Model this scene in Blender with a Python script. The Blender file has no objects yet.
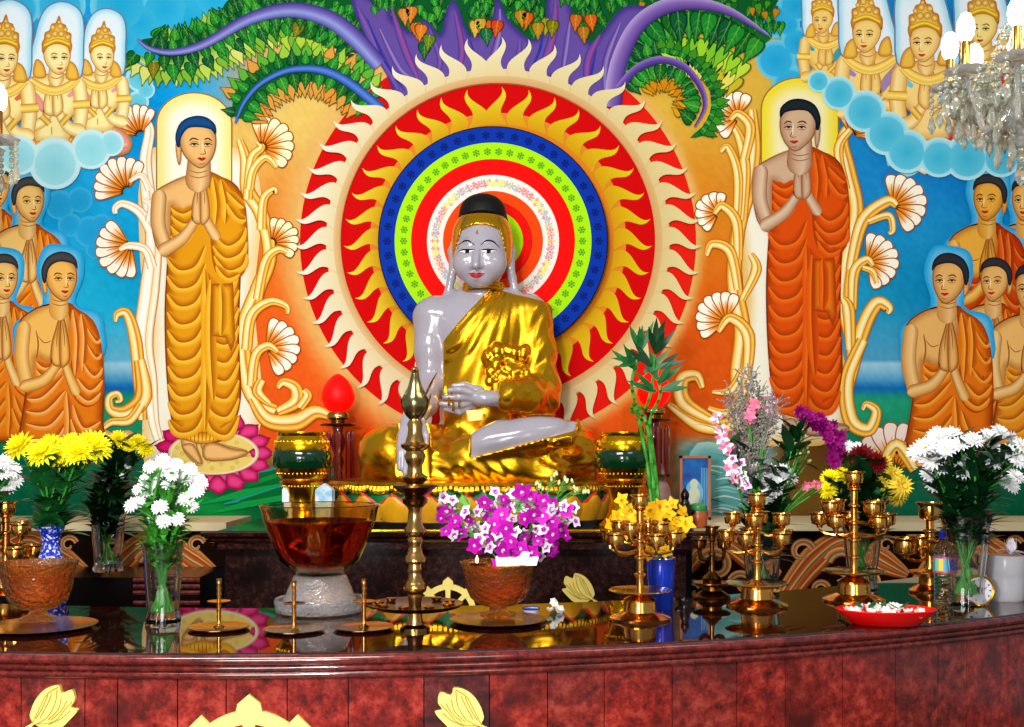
import bpy, bmesh, math, random
import numpy as np
from mathutils import Vector, Matrix, Euler
from mathutils.bvhtree import BVHTree
from mathutils.geometry import delaunay_2d_cdt
random.seed(7)
SC = bpy.context.scene
COL = SC.collection
PI = math.pi
sin, cos = math.sin, math.cos
F_PX, PX0, PY0, EYE = 1100.0, 512.0, 445.0, 1.465   # focal length in pixels, vanishing point, eye height

def at(px, py, Y):
    "a point of the place seen at pixel (px,py) at distance Y"
    return Vector(((px-PX0)*Y/F_PX, Y, EYE-(py-PY0)*Y/F_PX))
def on(px, py, z):
    "a point of the horizontal plane z seen at pixel (px,py)"
    Y = (EYE-z)*F_PX/(py-PY0)
    return Vector(((px-PX0)*Y/F_PX, Y, z))
def lin(c):
    return tuple(((v/255.0)/12.92 if v/255.0 <= .04045 else (((v/255.0)+.055)/1.055)**2.4) for v in c[:3])
def mix(a, b, t):
    t = max(0., min(1., t))
    return tuple(a[i]*(1-t)+b[i]*t for i in range(3))

# ------------------------------------------------------------------ materials
def new_mat(name):
    m = bpy.data.materials.new(name); m.use_nodes = True
    return m, m.node_tree, m.node_tree.nodes['Principled BSDF']
def mat(name, rgb, rough=.5, metal=0., spec=.5, trans=0., ior=1.45, emit=0., coat=0., noise=0., nscale=20., rgb2=None, bump=0., bscale=60., sub=0., detail=4.):
    m, nt, b = new_mat(name)
    c = lin(rgb)
    b.inputs['Base Color'].default_value = (*c, 1)
    b.inputs['Roughness'].default_value = rough
    b.inputs['Metallic'].default_value = metal
    b.inputs['Specular IOR Level'].default_value = spec
    b.inputs['Transmission Weight'].default_value = trans
    b.inputs['IOR'].default_value = ior
    b.inputs['Coat Weight'].default_value = coat
    b.inputs['Coat Roughness'].default_value = .05
    if sub: b.inputs['Subsurface Weight'].default_value = sub; b.inputs['Subsurface Scale'].default_value = .01
    if emit: b.inputs['Emission Color'].default_value = (*c, 1); b.inputs['Emission Strength'].default_value = emit
    if noise or rgb2 or bump:
        tc = nt.nodes.new('ShaderNodeTexCoord')
    if noise or rgb2:
        n = nt.nodes.new('ShaderNodeTexNoise'); n.inputs['Scale'].default_value = nscale; n.inputs['Detail'].default_value = detail
        nt.links.new(tc.outputs['Object'], n.inputs['Vector'])
        r = nt.nodes.new('ShaderNodeValToRGB')
        c2 = lin(rgb2) if rgb2 else tuple(v*(1-noise) for v in c)
        r.color_ramp.elements[0].position = .35; r.color_ramp.elements[1].position = .65
        r.color_ramp.elements[0].color = (*c2, 1); r.color_ramp.elements[1].color = (*c, 1)
        nt.links.new(n.outputs['Fac'], r.inputs['Fac']); nt.links.new(r.outputs['Color'], b.inputs['Base Color'])
    if bump:
        n2 = nt.nodes.new('ShaderNodeTexNoise'); n2.inputs['Scale'].default_value = bscale
        nt.links.new(tc.outputs['Object'], n2.inputs['Vector'])
        bp = nt.nodes.new('ShaderNodeBump'); bp.inputs['Strength'].default_value = bump; bp.inputs['Distance'].default_value = .01
        nt.links.new(n2.outputs['Fac'], bp.inputs['Height']); nt.links.new(bp.outputs['Normal'], b.inputs['Normal'])
    return m

# ------------------------------------------------------------------ mesh builder
class MB:
    def __init__(s): s.v = []; s.f = []; s.mi = []; s.m = 0
    def add(s, vs, fs, m=None):
        o = len(s.v); s.v += [tuple(v) for v in vs]
        s.f += [tuple(i+o for i in f) for f in fs]; s.mi += [s.m if m is None else m]*len(fs)
        return s
    def box(s, c, d, m=None, rz=0.):
        x, y, z = d[0]/2, d[1]/2, d[2]/2; ca, sa = cos(rz), sin(rz)
        vs = []
        for k in range(8):
            a, b, e = (x if k & 1 else -x), (y if k & 2 else -y), (z if k & 4 else -z)
            vs.append((c[0]+a*ca-b*sa, c[1]+a*sa+b*ca, c[2]+e))
        return s.add(vs, [(0,2,3,1),(4,5,7,6),(0,1,5,4),(2,6,7,3),(0,4,6,2),(1,3,7,5)], m)
    def lathe(s, prof, seg=24, c=(0,0,0), m=None, wob=None, sx=1., sy=1.):
        vs, fs = [], []; n = len(prof)
        for (r, z) in prof:
            for k in range(seg):
                a = 2*PI*k/seg; rr = r*(wob(a, z) if wob else 1)
                vs.append((c[0]+rr*cos(a)*sx, c[1]+rr*sin(a)*sy, c[2]+z))
        for i in range(n-1):
            for k in range(seg):
                k2 = (k+1) % seg
                fs.append((i*seg+k, i*seg+k2, (i+1)*seg+k2, (i+1)*seg+k))
        if prof[0][0] > 1e-4: fs.append(tuple(range(seg-1, -1, -1)))
        if prof[-1][0] > 1e-4: fs.append(tuple((n-1)*seg+k for k in range(seg)))
        return s.add(vs, fs, m)
    def tube(s, path, rad, seg=8, m=None, cap=True):
        P = [Vector(p) for p in path]; n = len(P)
        R = rad if hasattr(rad, '__len__') else [rad]*n
        vs, fs = [], []; up = None
        for i in range(n):
            t = (P[min(i+1, n-1)]-P[max(i-1, 0)])
            t = t.normalized() if t.length > 1e-9 else Vector((0, 0, 1))
            if up is None: up = Vector((0, 0, 1)) if abs(t.z) < .9 else Vector((1, 0, 0))
            a = t.cross(up)
            if a.length < 1e-6: a = t.cross(Vector((1, .3, .2)))
            a.normalize(); b = a.cross(t).normalized(); up = b
            for k in range(seg):
                q = 2*PI*k/seg
                vs.append(P[i]+a*(R[i]*cos(q))+b*(R[i]*sin(q)))
        for i in range(n-1):
            for k in range(seg):
                k2 = (k+1) % seg
                fs.append((i*seg+k, i*seg+k2, (i+1)*seg+k2, (i+1)*seg+k))
        if cap: fs.append(tuple(range(seg-1, -1, -1))); fs.append(tuple((n-1)*seg+k for k in range(seg)))
        return s.add(vs, fs, m)
    def ball(s, c, r, seg=10, rings=7, m=None, M=None):
        rx, ry, rz = r if hasattr(r, '__len__') else (r, r, r)
        vs = [Vector((0, 0, -rz))]
        for i in range(1, rings):
            p = -PI/2+PI*i/rings
            for k in range(seg):
                a = 2*PI*k/seg; vs.append(Vector((rx*cos(p)*cos(a), ry*cos(p)*sin(a), rz*sin(p))))
        vs.append(Vector((0, 0, rz)))
        fs = [(0, 1+(k+1) % seg, 1+k) for k in range(seg)]
        for i in range(rings-2):
            for k in range(seg):
                k2 = (k+1) % seg; o = 1+i*seg
                fs.append((o+k, o+k2, o+seg+k2, o+seg+k))
        o = 1+(rings-2)*seg; t = len(vs)-1
        fs += [(o+k, o+(k+1) % seg, t) for k in range(seg)]
        if M is not None: vs = [M @ v for v in vs]
        c = Vector(c)
        return s.add([v+c for v in vs], fs, m)
    def prism(s, pts, y0, y1, m=None, org=(0, 0, 0)):
        "outline in (x,z), extruded from y0 to y1"
        n = len(pts); o = org
        vs = [(o[0]+p[0], o[1]+y0, o[2]+p[1]) for p in pts]+[(o[0]+p[0], o[1]+y1, o[2]+p[1]) for p in pts]
        fs = [tuple(range(n)), tuple(range(2*n-1, n-1, -1))]+[(i, i+n, (i+1) % n+n, (i+1) % n) for i in range(n)]
        return s.add(vs, fs, m)
    def petal(s, base, d, up, L, W, curl=.3, n=4, tip=0., cup=.15, m=None, w0=.25):
        "a leaf or petal from base along d, curving towards up; closed thin shape with two faces"
        base = Vector(base); d = Vector(d).normalized(); up = Vector(up)
        sd = d.cross(up)
        if sd.length < 1e-5: sd = d.cross(Vector((.3, .8, .5)))
        sd.normalize(); up = sd.cross(d).normalized()
        vs, fs = [], []
        for i in range(n+1):
            t = i/n
            w = W*.5*(w0*(1-t)+sin(PI*min(1, t*.85+.08)))*(1-t**6*(1-tip))
            if i == n: w = W*.5*max(tip, .06)
            c = base+d*(L*t*(1-abs(curl)*.25*t))+up*(L*curl*t*t)
            vs += [c-sd*w+up*(cup*w), c, c+sd*w+up*(cup*w)]
        for i in range(n):
            o = i*3
            fs += [(o, o+1, o+4, o+3), (o+1, o+2, o+5, o+4)]
        return s.add(vs, fs, m)
    def build(s, name, mats, parent=None, smooth=True, loc=None, flip=False):
        me = bpy.data.meshes.new(name)
        me.from_pydata(s.v, [], s.f)
        if not isinstance(mats, (list, tuple)): mats = [mats]
        for m in mats: me.materials.append(m)
        if len(mats) > 1: me.polygons.foreach_set('material_index', [min(i, len(mats)-1) for i in s.mi])
        bm = bmesh.new(); bm.from_mesh(me); bmesh.ops.recalc_face_normals(bm, faces=bm.faces); bm.to_mesh(me); bm.free()
        if smooth:
            me.polygons.foreach_set('use_smooth', [True]*len(me.polygons))
            try: me.set_sharp_from_angle(angle=math.radians(42))
            except Exception: pass
        o = bpy.data.objects.new(name, me); COL.objects.link(o)
        if parent: o.parent = parent
        if loc is not None: o.location = loc
        return o

def tag(o, label, cat, group=None, kind=None):
    if label: o['label'] = label
    if cat: o['category'] = cat
    if group: o['group'] = group
    if kind: o['kind'] = kind
    return o
def empty(name, loc, label, cat, group=None, rz=0., sc=1.):
    o = bpy.data.objects.new(name, None); COL.objects.link(o)
    o.location = loc; o.rotation_euler = (0, 0, rz); o.scale = (sc, sc, sc); o.empty_display_size = .05
    return tag(o, label, cat, group)
def copy_tree(o, parent=None, loc=None, rz=None, label=None, group=None, sc=None):
    c = o.copy(); COL.objects.link(c)
    if parent: c.parent = parent
    if loc is not None: c.location = loc
    if rz is not None: c.rotation_euler = (0, 0, rz)
    if sc is not None: c.scale = (sc, sc, sc)
    if label: c['label'] = label
    if group: c['group'] = group
    for ch in list(o.children): copy_tree(ch, c)
    return c

def spline(pts, n=6, closed=False):
    P = [tuple(p) for p in pts]; N = len(P); out = []
    rng = range(N if closed else N-1); D = len(P[0])
    for i in rng:
        if closed: a, b, c, d = P[(i-1) % N], P[i], P[(i+1) % N], P[(i+2) % N]
        else: a, b, c, d = P[max(i-1, 0)], P[i], P[i+1], P[min(i+2, N-1)]
        for k in range(n):
            t = k/n; t2 = t*t; t3 = t2*t
            out.append(tuple(.5*(2*b[j]+(c[j]-a[j])*t+(2*a[j]-5*b[j]+4*c[j]-d[j])*t2+(3*b[j]-a[j]-3*c[j]+d[j])*t3) for j in range(D)))
    if not closed: out.append(P[-1])
    return out

# ------------------------------------------------------------------ smooth solid fields -> one continuous surface
class Fld:
    def __init__(s, lo, hi, h):
        s.lo = np.array(lo, float); s.h = h
        s.n = np.ceil((np.array(hi)-s.lo)/h).astype(int)+1
        s.F = np.full(s.n, 1.0, np.float32)
    def sub(s, lo, hi):
        i0 = np.clip(np.floor((np.array(lo)-s.lo)/s.h).astype(int), 0, s.n-1)
        i1 = np.clip(np.ceil((np.array(hi)-s.lo)/s.h).astype(int)+1, 1, s.n)
        sl = tuple(slice(a, b) for a, b in zip(i0, i1))
        X, Y, Z = np.meshgrid(*[(s.lo[k]+s.h*np.arange(i0[k], i1[k])).astype(np.float32) for k in range(3)], indexing='ij')
        return sl, X, Y, Z
    def put(s, d, sl, k):
        A = s.F[sl]
        if k <= 0: s.F[sl] = np.minimum(A, d)
        else:
            hh = np.clip(.5+.5*(A-d)/k, 0, 1); s.F[sl] = A*(1-hh)+d*hh-k*hh*(1-hh)
    def cut(s, d, sl, k=0.004):
        A = s.F[sl]; d = -d
        hh = np.clip(.5-.5*(A-d)/k, 0, 1); s.F[sl] = A*(1-hh)+d*hh+k*hh*(1-hh)
    def cone(s, a, b, ra, rb, k=.02, flat=None, cut=False):
        a = np.array(a, float); b = np.array(b, float); mr = max(ra, rb)+k+3*s.h
        sl, X, Y, Z = s.sub(np.minimum(a, b)-mr, np.maximum(a, b)+mr)
        d = b-a; L2 = max((d**2).sum(), 1e-9)
        t = np.clip(((X-a[0])*d[0]+(Y-a[1])*d[1]+(Z-a[2])*d[2])/L2, 0, 1)
        D = np.sqrt((X-a[0]-t*d[0])**2+(Y-a[1]-t*d[1])**2+(Z-a[2]-t*d[2])**2)-(ra+(rb-ra)*t)
        (s.cut if cut else s.put)(D, sl, k); return s
    def chain(s, pts, k=.02):
        for p, q in zip(pts[:-1], pts[1:]): s.cone(p[:3], q[:3], p[3], q[3], k)
        return s
    def ell(s, c, r, k=.02, R=None, cut=False):
        c = np.array(c, float); r = np.array(r, float); mr = max(r)+k+3*s.h if R is not None else r+k+3*s.h
        sl, X, Y, Z = s.sub(c-mr, c+mr)
        X, Y, Z = X-c[0], Y-c[1], Z-c[2]
        if R is not None:
            M = np.array(R.to_3x3().inverted()) if hasattr(R, 'to_3x3') else np.array(R)
            X, Y, Z = (M[0, 0]*X+M[0, 1]*Y+M[0, 2]*Z, M[1, 0]*X+M[1, 1]*Y+M[1, 2]*Z, M[2, 0]*X+M[2, 1]*Y+M[2, 2]*Z)
        k0 = np.sqrt((X/r[0])**2+(Y/r[1])**2+(Z/r[2])**2); k1 = np.sqrt((X/r[0]**2)**2+(Y/r[1]**2)**2+(Z/r[2]**2)**2)
        D = k0*(k0-1)/np.maximum(k1, 1e-6)
        (s.cut if cut else s.put)(D, sl, k); return s
    def full(s):
        return s.sub(s.lo, s.lo+s.h*(s.n-1))
    def mesh(s):
        F = s.F.copy(); F[0] = F[-1] = 1; F[:, 0] = F[:, -1] = 1; F[:, :, 0] = F[:, :, -1] = 1
        nx, ny, nz = F.shape; S = F < 0
        cnt = np.zeros((nx-1, ny-1, nz-1), np.int8)
        for i in (0, 1):
            for j in (0, 1):
                for k in (0, 1): cnt += S[i:nx-1+i, j:ny-1+j, k:nz-1+k]
        idx = np.argwhere((cnt > 0) & (cnt < 8)); vid = np.full(cnt.shape, -1, np.int64); vid[tuple(idx.T)] = np.arange(len(idx))
        acc = np.zeros((len(idx), 3)); num = np.zeros(len(idx))
        cor = [(i, j, k) for i in (0, 1) for j in (0, 1) for k in (0, 1)]
        for a in cor:
            for ax in range(3):
                if a[ax]: continue
                b = list(a); b[ax] = 1
                fa = F[tuple((idx+a).T)]; fb = F[tuple((idx+b).T)]
                m = (fa < 0) != (fb < 0)
                t = np.where(m, fa/np.where(m, fa-fb, 1), 0)
                p = np.tile(np.array(a, float), (len(idx), 1)); p[:, ax] = t
                acc += p*m[:, None]; num += m
        V = (idx+acc/num[:, None])*s.h+s.lo
        quads = []
        for ax in range(3):
            sa = [slice(None)]*3; sb = [slice(None)]*3; sa[ax] = slice(0, -1); sb[ax] = slice(1, None)
            A = S[tuple(sa)]; B = S[tuple(sb)]
            o1, o2 = (ax+1) % 3, (ax+2) % 3
            for flip in (False, True):
                e = np.argwhere((A & ~B) if not flip else (~A & B))
                if not len(e): continue
                def cell(d1, d2):
                    c = e.copy(); c[:, o1] -= d1; c[:, o2] -= d2; return vid[tuple(c.T)]
                q = np.stack([cell(1, 1), cell(0, 1), cell(0, 0), cell(1, 0)], 1)
                quads.append(q[:, ::-1] if flip else q)
        return V, np.concatenate(quads)
    def build(s, name, m, parent=None, smoothing=1, loc=None):
        V, Q = s.mesh()
        for _ in range(smoothing):
            A = np.zeros_like(V); n = np.zeros(len(V))
            for i in range(4):
                a, b = Q[:, i], Q[:, (i+1) % 4]
                np.add.at(A, a, V[b]); np.add.at(n, a, 1)
                np.add.at(A, b, V[a]); np.add.at(n, b, 1)
            V = V*.5+.5*A/np.maximum(n, 1)[:, None]
        me = bpy.data.meshes.new(name); me.from_pydata(V.tolist(), [], Q.tolist())
        for mm in (m if isinstance(m, (list, tuple)) else [m]): me.materials.append(mm)
        me.polygons.foreach_set('use_smooth', [True]*len(me.polygons))
        o = bpy.data.objects.new(name, me); COL.objects.link(o)
        if parent: o.parent = parent
        if loc is not None: o.location = loc
        return o, V, Q

# ------------------------------------------------------------------ common materials
M_BRASS = mat('polished_brass', (226, 164, 76), .17, 1.)
M_OLDBRASS = mat('tarnished_brass', (196, 152, 84), .2, 1., noise=.25, nscale=30)
M_DARKBRASS = mat('dark_brass', (120, 78, 34), .24, 1., noise=.4, nscale=25)
M_GOLD = mat('gold_leaf', (238, 176, 20), .2, 1., bump=.04, bscale=25)
M_GOLDPAINT = mat('gold_paint', (252, 228, 120), .45, .0, noise=.06, nscale=40)
M_BLACK = mat('black_lacquer', (12, 8, 7), .2)
M_GLASS = mat('clear_glass', (245, 248, 246), .02, 0, .5, 1., 1.45)
M_GREEN = mat('stem_green', (66, 158, 44), .5, noise=.35, nscale=30)
M_LEAF = mat('leaf_green', (26, 112, 48), .45, noise=.45, nscale=20)
M_DLEAF = mat('dark_leaf_green', (12, 62, 26), .4, noise=.4, nscale=20)
M_LGREEN = mat('pale_green', (130, 190, 70), .5, noise=.2, nscale=30)
# ================================================================== the painted wall
YW = 5.27
m, nt, b = new_mat('mural_paint')
vc = nt.nodes.new('ShaderNodeVertexColor'); vc.layer_name = 'paint'
nt.links.new(vc.outputs['Color'], b.inputs['Base Color'])
b.inputs['Roughness'].default_value = .7; b.inputs['Specular IOR Level'].default_value = .04
M_PAINT = m

class Pen:
    "paints flat shapes on the wall plane; coordinates follow the wall's own grid"
    def __init__(s): s.v = []; s.c = []; s.f = []; s.z = 0.; s.t = (0., 0., 1., 1.)
    def set(s, ox=0., oy=0., sc=1., mx=1.): s.t = (ox, oy, sc, mx)
    def T(s, p): return (s.t[0]+s.t[3]*s.t[2]*p[0], s.t[1]+s.t[2]*p[1])
    def raw(s, P, C, Fs):
        o = len(s.v); s.z += .000015
        s.v += [(p[0], p[1], s.z) for p in P]; s.c += [tuple(c) for c in C]
        s.f += [tuple(i+o for i in f) for f in Fs]
    def fill(s, pts, col, edge=None, ew=6., spl=4, grid=0, fn=None):
        P = [s.T(p) for p in (spline(pts, spl, True) if spl else pts)]; sc = s.t[2]
        if not edge and not fn:
            s.raw(P, [col]*len(P), [tuple(range(len(P)))]); return
        ew *= sc; g = grid or max(1.2, ew*.5)
        xs = [p[0] for p in P]; ys = [p[1] for p in P]
        x0, x1, y0, y1 = min(xs), max(xs), min(ys), max(ys)
        g = max(g, math.sqrt(max((x1-x0)*(y1-y0), 1))/60)
        A = np.array(P); Bv = np.roll(A, -1, 0); D = Bv-A; L2 = np.maximum((D**2).sum(1), 1e-9)
        def dist(q):
            t = np.clip(((q-A)*D).sum(1)/L2, 0, 1); return np.sqrt(((A+D*t[:, None]-q)**2).sum(1).min())
        inner = []
        ny = int((y1-y0)/g)+1; nx = int((x1-x0)/g)+1
        for j in range(ny+1):
            yy = y0+(j+.37)*g
            cr = sorted(P[i][0]+(yy-P[i][1])/(P[(i+1) % len(P)][1]-P[i][1])*(P[(i+1) % len(P)][0]-P[i][0]) for i in range(len(P)) if (P[i][1] > yy) != (P[(i+1) % len(P)][1] > yy))
            for a, c in zip(cr[::2], cr[1::2]):
                x = x0+math.floor((a-x0)/g)*g+(g*.5 if j % 2 else 0)
                while x < c-.25*g:
                    if x > a+.25*g: inner.append((x, yy))
                    x += g
        vin = [Vector(p) for p in P]+[Vector(p) for p in inner]; n = len(P)
        r = delaunay_2d_cdt(vin, [(i, (i+1) % n) for i in range(n)], [], 1, 1e-4)
        V = [(p.x, p.y) for p in r[0]]; C = []
        for p in V:
            c0 = fn(*p) if fn else col
            if edge:
                t = min(1, dist(np.array(p))/ew); c0 = mix(edge, c0, t*t*(3-2*t))
            C.append(c0)
        s.raw(V, C, r[2])
    def stroke(s, path, w, bands, spl=5, taper=None):
        "ribbon; w = width or list along the path; bands = a colour or [(offset -1..1, colour)]"
        Q = spline(path, spl) if spl else path; Q = [s.T(p) for p in Q]; n = len(Q); sc = s.t[2]
        if hasattr(w, '__len__'):
            W = [np.interp(i/(n-1)*(len(w)-1), range(len(w)), w)*sc*.5 for i in range(n)]
        else: W = [w*sc*.5]*n
        if not isinstance(bands[0], (list, tuple)): bands = [(-1, bands), (1, bands)]
        if s.t[3] < 0: bands = [(-a, c) for a, c in bands][::-1]
        P, C, Fs = [], [], []; k = len(bands)
        for i in range(n):
            a, c = Q[max(i-1, 0)], Q[min(i+1, n-1)]
            dx, dy = c[0]-a[0], c[1]-a[1]; L = math.hypot(dx, dy) or 1
            nx, ny = -dy/L, dx/L
            for o, col in bands:
                P.append((Q[i][0]+nx*W[i]*o, Q[i][1]+ny*W[i]*o)); C.append(col)
        for i in range(n-1):
            for j in range(k-1):
                Fs.append((i*k+j, i*k+j+1, (i+1)*k+j+1, (i+1)*k+j))
        s.raw(P, C, Fs)
    def line(s, path, w, col, spl=5):
        s.stroke(path, [w*.3, w, w, w, w*.3], col, spl)
    def outline(s, pts, w, col, spl=4):
        Q = spline(pts, spl, True); s.stroke(Q+[Q[0], Q[1]], w, col, 0)
    def disc(s, c, r0, r1, col0, col1, seg=72, sy=1.):
        P, C, Fs = [], [], []; c = s.T(c); r0 *= s.t[2]; r1 *= s.t[2]
        for k in range(seg):
            a = 2*PI*k/seg
            P += [(c[0]+r0*cos(a), c[1]+sy*r0*sin(a)), (c[0]+r1*cos(a), c[1]+sy*r1*sin(a))]; C += [col0, col1]
            k2 = (k+1) % seg; Fs.append((2*k, 2*k+1, 2*k2+1, 2*k2))
        s.raw(P, C, Fs)
    def build(s, name, parent, z0):
        me = bpy.data.meshes.new(name)
        V = np.array(s.v); X = (V[:, 0]-PX0)*YW/F_PX; Z = EYE-(V[:, 1]-PY0)*YW/F_PX; Y = YW-z0-V[:, 2]
        me.from_pydata(np.stack([X, Y, Z], 1).tolist(), [], s.f)
        at_ = me.color_attributes.new('paint', 'FLOAT_COLOR', 'POINT')
        cc = np.array(s.c)/255.; cl = np.where(cc <= .04045, cc/12.92, ((np.maximum(cc, 0)+.055)/1.055)**2.4)
        at_.data.foreach_set('color', np.concatenate([cl, np.ones((len(cl), 1))], 1).astype(np.float32).ravel())
        me.materials.append(M_PAINT)
        bm = bmesh.new(); bm.from_mesh(me); bm.faces.ensure_lookup_table()
        fl = [f for f in bm.faces if f.normal.y > 0]
        bmesh.ops.reverse_faces(bm, faces=fl); bm.to_mesh(me); bm.free()
        o = bpy.data.objects.new(name, me); COL.objects.link(o); o.parent = parent
        return o

mural = bpy.data.objects.new('mural', None); COL.objects.link(mural)
tag(mural, 'painted temple mural covering the whole back wall behind the altar', 'mural')
def ss(a, b, x):
    t = max(0., min(1., (x-a)/(b-a))); return t*t*(3-2*t)
def wob(x, y): return sin(x*.031+1.3*sin(y*.023))+sin(y*.043+1.7*sin(x*.017+1))
# ---- ground colours
def bgcol(x, y):
    w = wob(x, y)
    # blue sky of the sides
    sky = mix((6, 150, 216), (20, 166, 206), ss(150, 300, y)+.1*w)
    sky = mix(sky, (96, 170, 196), ss(300, 366, y)+.06*w)
    if x > 700: sky = mix((8, 140, 205), (14, 122, 190), ss(60, 140, y)); sky = mix(sky, (18, 142, 184), ss(180, 300, y)+.1*w); sky = mix(sky, (70, 150, 184), ss(290, 366, y))
    if y > 360:
        sky = mix((150, 196, 216), (70, 150, 190), ss(362, 384, y)); sky = mix(sky, (12, 96, 176), ss(378, 390, y)); sky = mix(sky, (30, 150, 110), ss(386, 400, y)); sky = mix(sky, (8, 92, 62), ss(405, 470, y)+.1*w)
    # warm middle
    wm = mix((226, 190, 96), (222, 138, 50), ss(110, 260, y)+.12*w)
    wm = mix(wm, (230, 92, 22), ss(190, 330, y)+.08*w)
    wm = mix(wm, (226, 84, 20), ss(320, 460, y))
    if x > 620: wm = mix(mix((216, 172, 60), (214, 120, 22), ss(90, 260, y)+.1*w), (214, 84, 14), ss(220, 340, y))
    d = math.hypot(x-498, y-241); wm = mix((222, 174, 96), wm, ss(198, 232 if x < 498 else 212, d))
    xl = 236 if y < 118 else 188; xr = 775 if y < 90 else 800
    nz = (math.sin(x*12.9898+y*78.233)*43758.5453) % 1-.5; sky = tuple(max(0, v+10*nz+5*w) for v in sky); wm = tuple(v+8*nz for v in wm)
    t = ss(xl-26, xl+30, x)*(1-ss(xr-10, xr+20, x))
    c = mix(sky, wm, t)
    if 40 < y < 110 and 200 < x < 300: c = mix(c, (196, 160, 150), .55*(1-abs(x-240)/60 if abs(x-240) < 60 else 0))
    # foot of the wall
    if 185 < x < 700 and y > 440:
        c = mix(c, mix((10, 140, 60), (6, 92, 50), .5+.5*sin(x*.05-y*.11)), ss(446, 480, y)*(1-ss(318, 345, x)))
    if 640 < x < 840 and y > 425:
        c = mix(c, mix((120, 176, 170), (60, 140, 140), .5+.5*sin(x*.21+y*.33+2*w)), ss(430, 450, y)*ss(660, 690, x)*(1-ss(770, 800, x)))
        c = mix(c, mix((120, 84, 30), (90, 54, 20), .5+.5*w), ss(410, 425, y)*ss(765, 785, x))
    return c
pen = Pen()
gx = np.concatenate([np.arange(-420, 0, 12), np.arange(0, 1024, 4), np.arange(1024, 1500, 12)]); gy = np.concatenate([np.arange(-300, 0, 12), np.arange(0, 536, 4)])
P = [(float(x), float(y)) for y in gy for x in gx]; n = len(gx)
pen.raw(P, [bgcol(*p) for p in P], [(j*n+i, j*n+i+1, (j+1)*n+i+1, (j+1)*n+i) for j in range(len(gy)-1) for i in range(n-1)])
pen.build('sky_ground', mural, 0.)

# ---- clouds
pen = Pen()
def bank(lst, rim=(190, 232, 240), core=(60, 176, 214)):
    for (x, y, r) in lst: pen.disc((x, y), 0, r, rim, mix(rim, (20, 130, 190), .1), 30)
    for (x, y, r) in lst: pen.disc((x, y), 0, r*.6, core, mix(core, rim, .2), 26); pen.disc((x, y), r*.6, r*.92, mix(core, rim, .2), mix(core, rim, .85), 26)
    for (x, y, r) in lst: pen.disc((x, y+r*.05), 0, r*.78, mix(core, rim, .1), mix(core, rim, .34), 26)
cl = random.Random(3)
bank([(190, 18, 32), (165, 8, 26), (140, 22, 22), (215, -4, 24), (120, 5, 30), (135, 50, 16), (128, 80, 18), (124, 40, 16), (60, 5, 26), (20, 8, 20)], (120, 206, 226), (16, 160, 210))
bank([(140, 78, 14), (146, 90, 9), (138, 102, 11), (128, 112, 12), (120, 122, 11)], (196, 236, 236), (70, 186, 212))
bank([(95, 145, 14), (82, 152, 17), (62, 158, 22), (50, 152, 26), (28, 154, 15), (10, 160, 12), (-10, 155, 16)], (178, 230, 226), (150, 216, 222))
bank([(60, 205, 15), (80, 200, 13), (90, 232, 16), (102, 225, 11), (95, 250, 9), (70, 225, 12)], (60, 176, 216), (22, 150, 206))
pen.build('cloud_bank', mural, .001); pen = Pen()
bank([(795, 5, 17), (788, 25, 12), (796, 42, 15), (806, 60, 13), (820, 72, 14), (776, 60, 20), (790, 84, 18), (775, 20, 18)], (110, 200, 222), (16, 154, 208))
bank([(846, 84, 14), (866, 96, 15), (884, 112, 16), (892, 128, 14), (908, 146, 24), (925, 150, 18), (948, 140, 12), (965, 150, 24), (985, 148, 20), (1012, 150, 24), (1040, 146, 20)], (120, 208, 220), (40, 172, 208))
bank([(905, 158, 19), (966, 158, 20), (1015, 158, 22)], (160, 220, 224), (80, 186, 208))
bank([(930, 175, 10), (915, 200, 14), (890, 178, 12)], (30, 130, 196), (16, 120, 190))
pen.build('cloud_bank', mural, .001)

# ---- sun rings and flames
C0 = (498, 241)
pen = Pen()
def ringfill(r0, r1, f0, f1, seg=144):
    P, C, Fs = [], [], []
    for k in range(seg):
        a = 2*PI*k/seg
        P += [(C0[0]+r0*cos(a), C0[1]+r0*sin(a)), (C0[0]+r1*cos(a), C0[1]+r1*sin(a))]; C += [f0(a), f1(a)]
        k2 = (k+1) % seg; Fs.append((2*k, 2*k+1, 2*k2+1, 2*k2))
    pen.raw(P, C, Fs)
red_o = lambda a: mix((224, 30, 14), (206, 10, 8), .5-.5*cos(a))
ringfill(166, 198, red_o, red_o)
ringfill(172, 198, red_o, red_o)
ringfill(156, 172, lambda a: (206, 154, 94), lambda a: mix((226, 208, 160), (214, 180, 110), .5+.5*sin(a)))
ringfill(126, 157, lambda a: (200, 6, 8), lambda a: (206, 4, 6))
ringfill(100, 128, lambda a: (216, 120, 10), lambda a: (218, 130, 40))
pen.build('sun_rings', mural, .002)
def flame(r0, r1, a, wa, base, tip, lean=1.):
    n = 12; L, R = [], []
    for i in range(n+1):
        t = i/n; r = r0+(r1-r0)*t
        w = wa*(.5*(1-t)**3.4+.27*sin(PI*t**.85)*(1-.45*t))
        off = (.23*sin(2*PI*t*.9)*wa*(1 if lean >= 0 else -1)-.05*lean*wa*t)
        L.append((r, a+off-w)); R.append((r, a+off+w))
    P = []; C = []
    for (ra, aa), (rb, ab) in zip(L, R):
        t = (ra-r0)/(r1-r0); am = (aa+ab)/2; c = mix(base, tip, t)
        for q in (aa, am, ab): P.append((C0[0]+ra*cos(q), C0[1]+ra*sin(q))); C.append(c)
    Fs = []
    for i in range(n): Fs += [(3*i, 3*i+1, 3*i+4, 3*i+3), (3*i+1, 3*i+2, 3*i+5, 3*i+4)]
    pen.raw(P, C, Fs)
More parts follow.
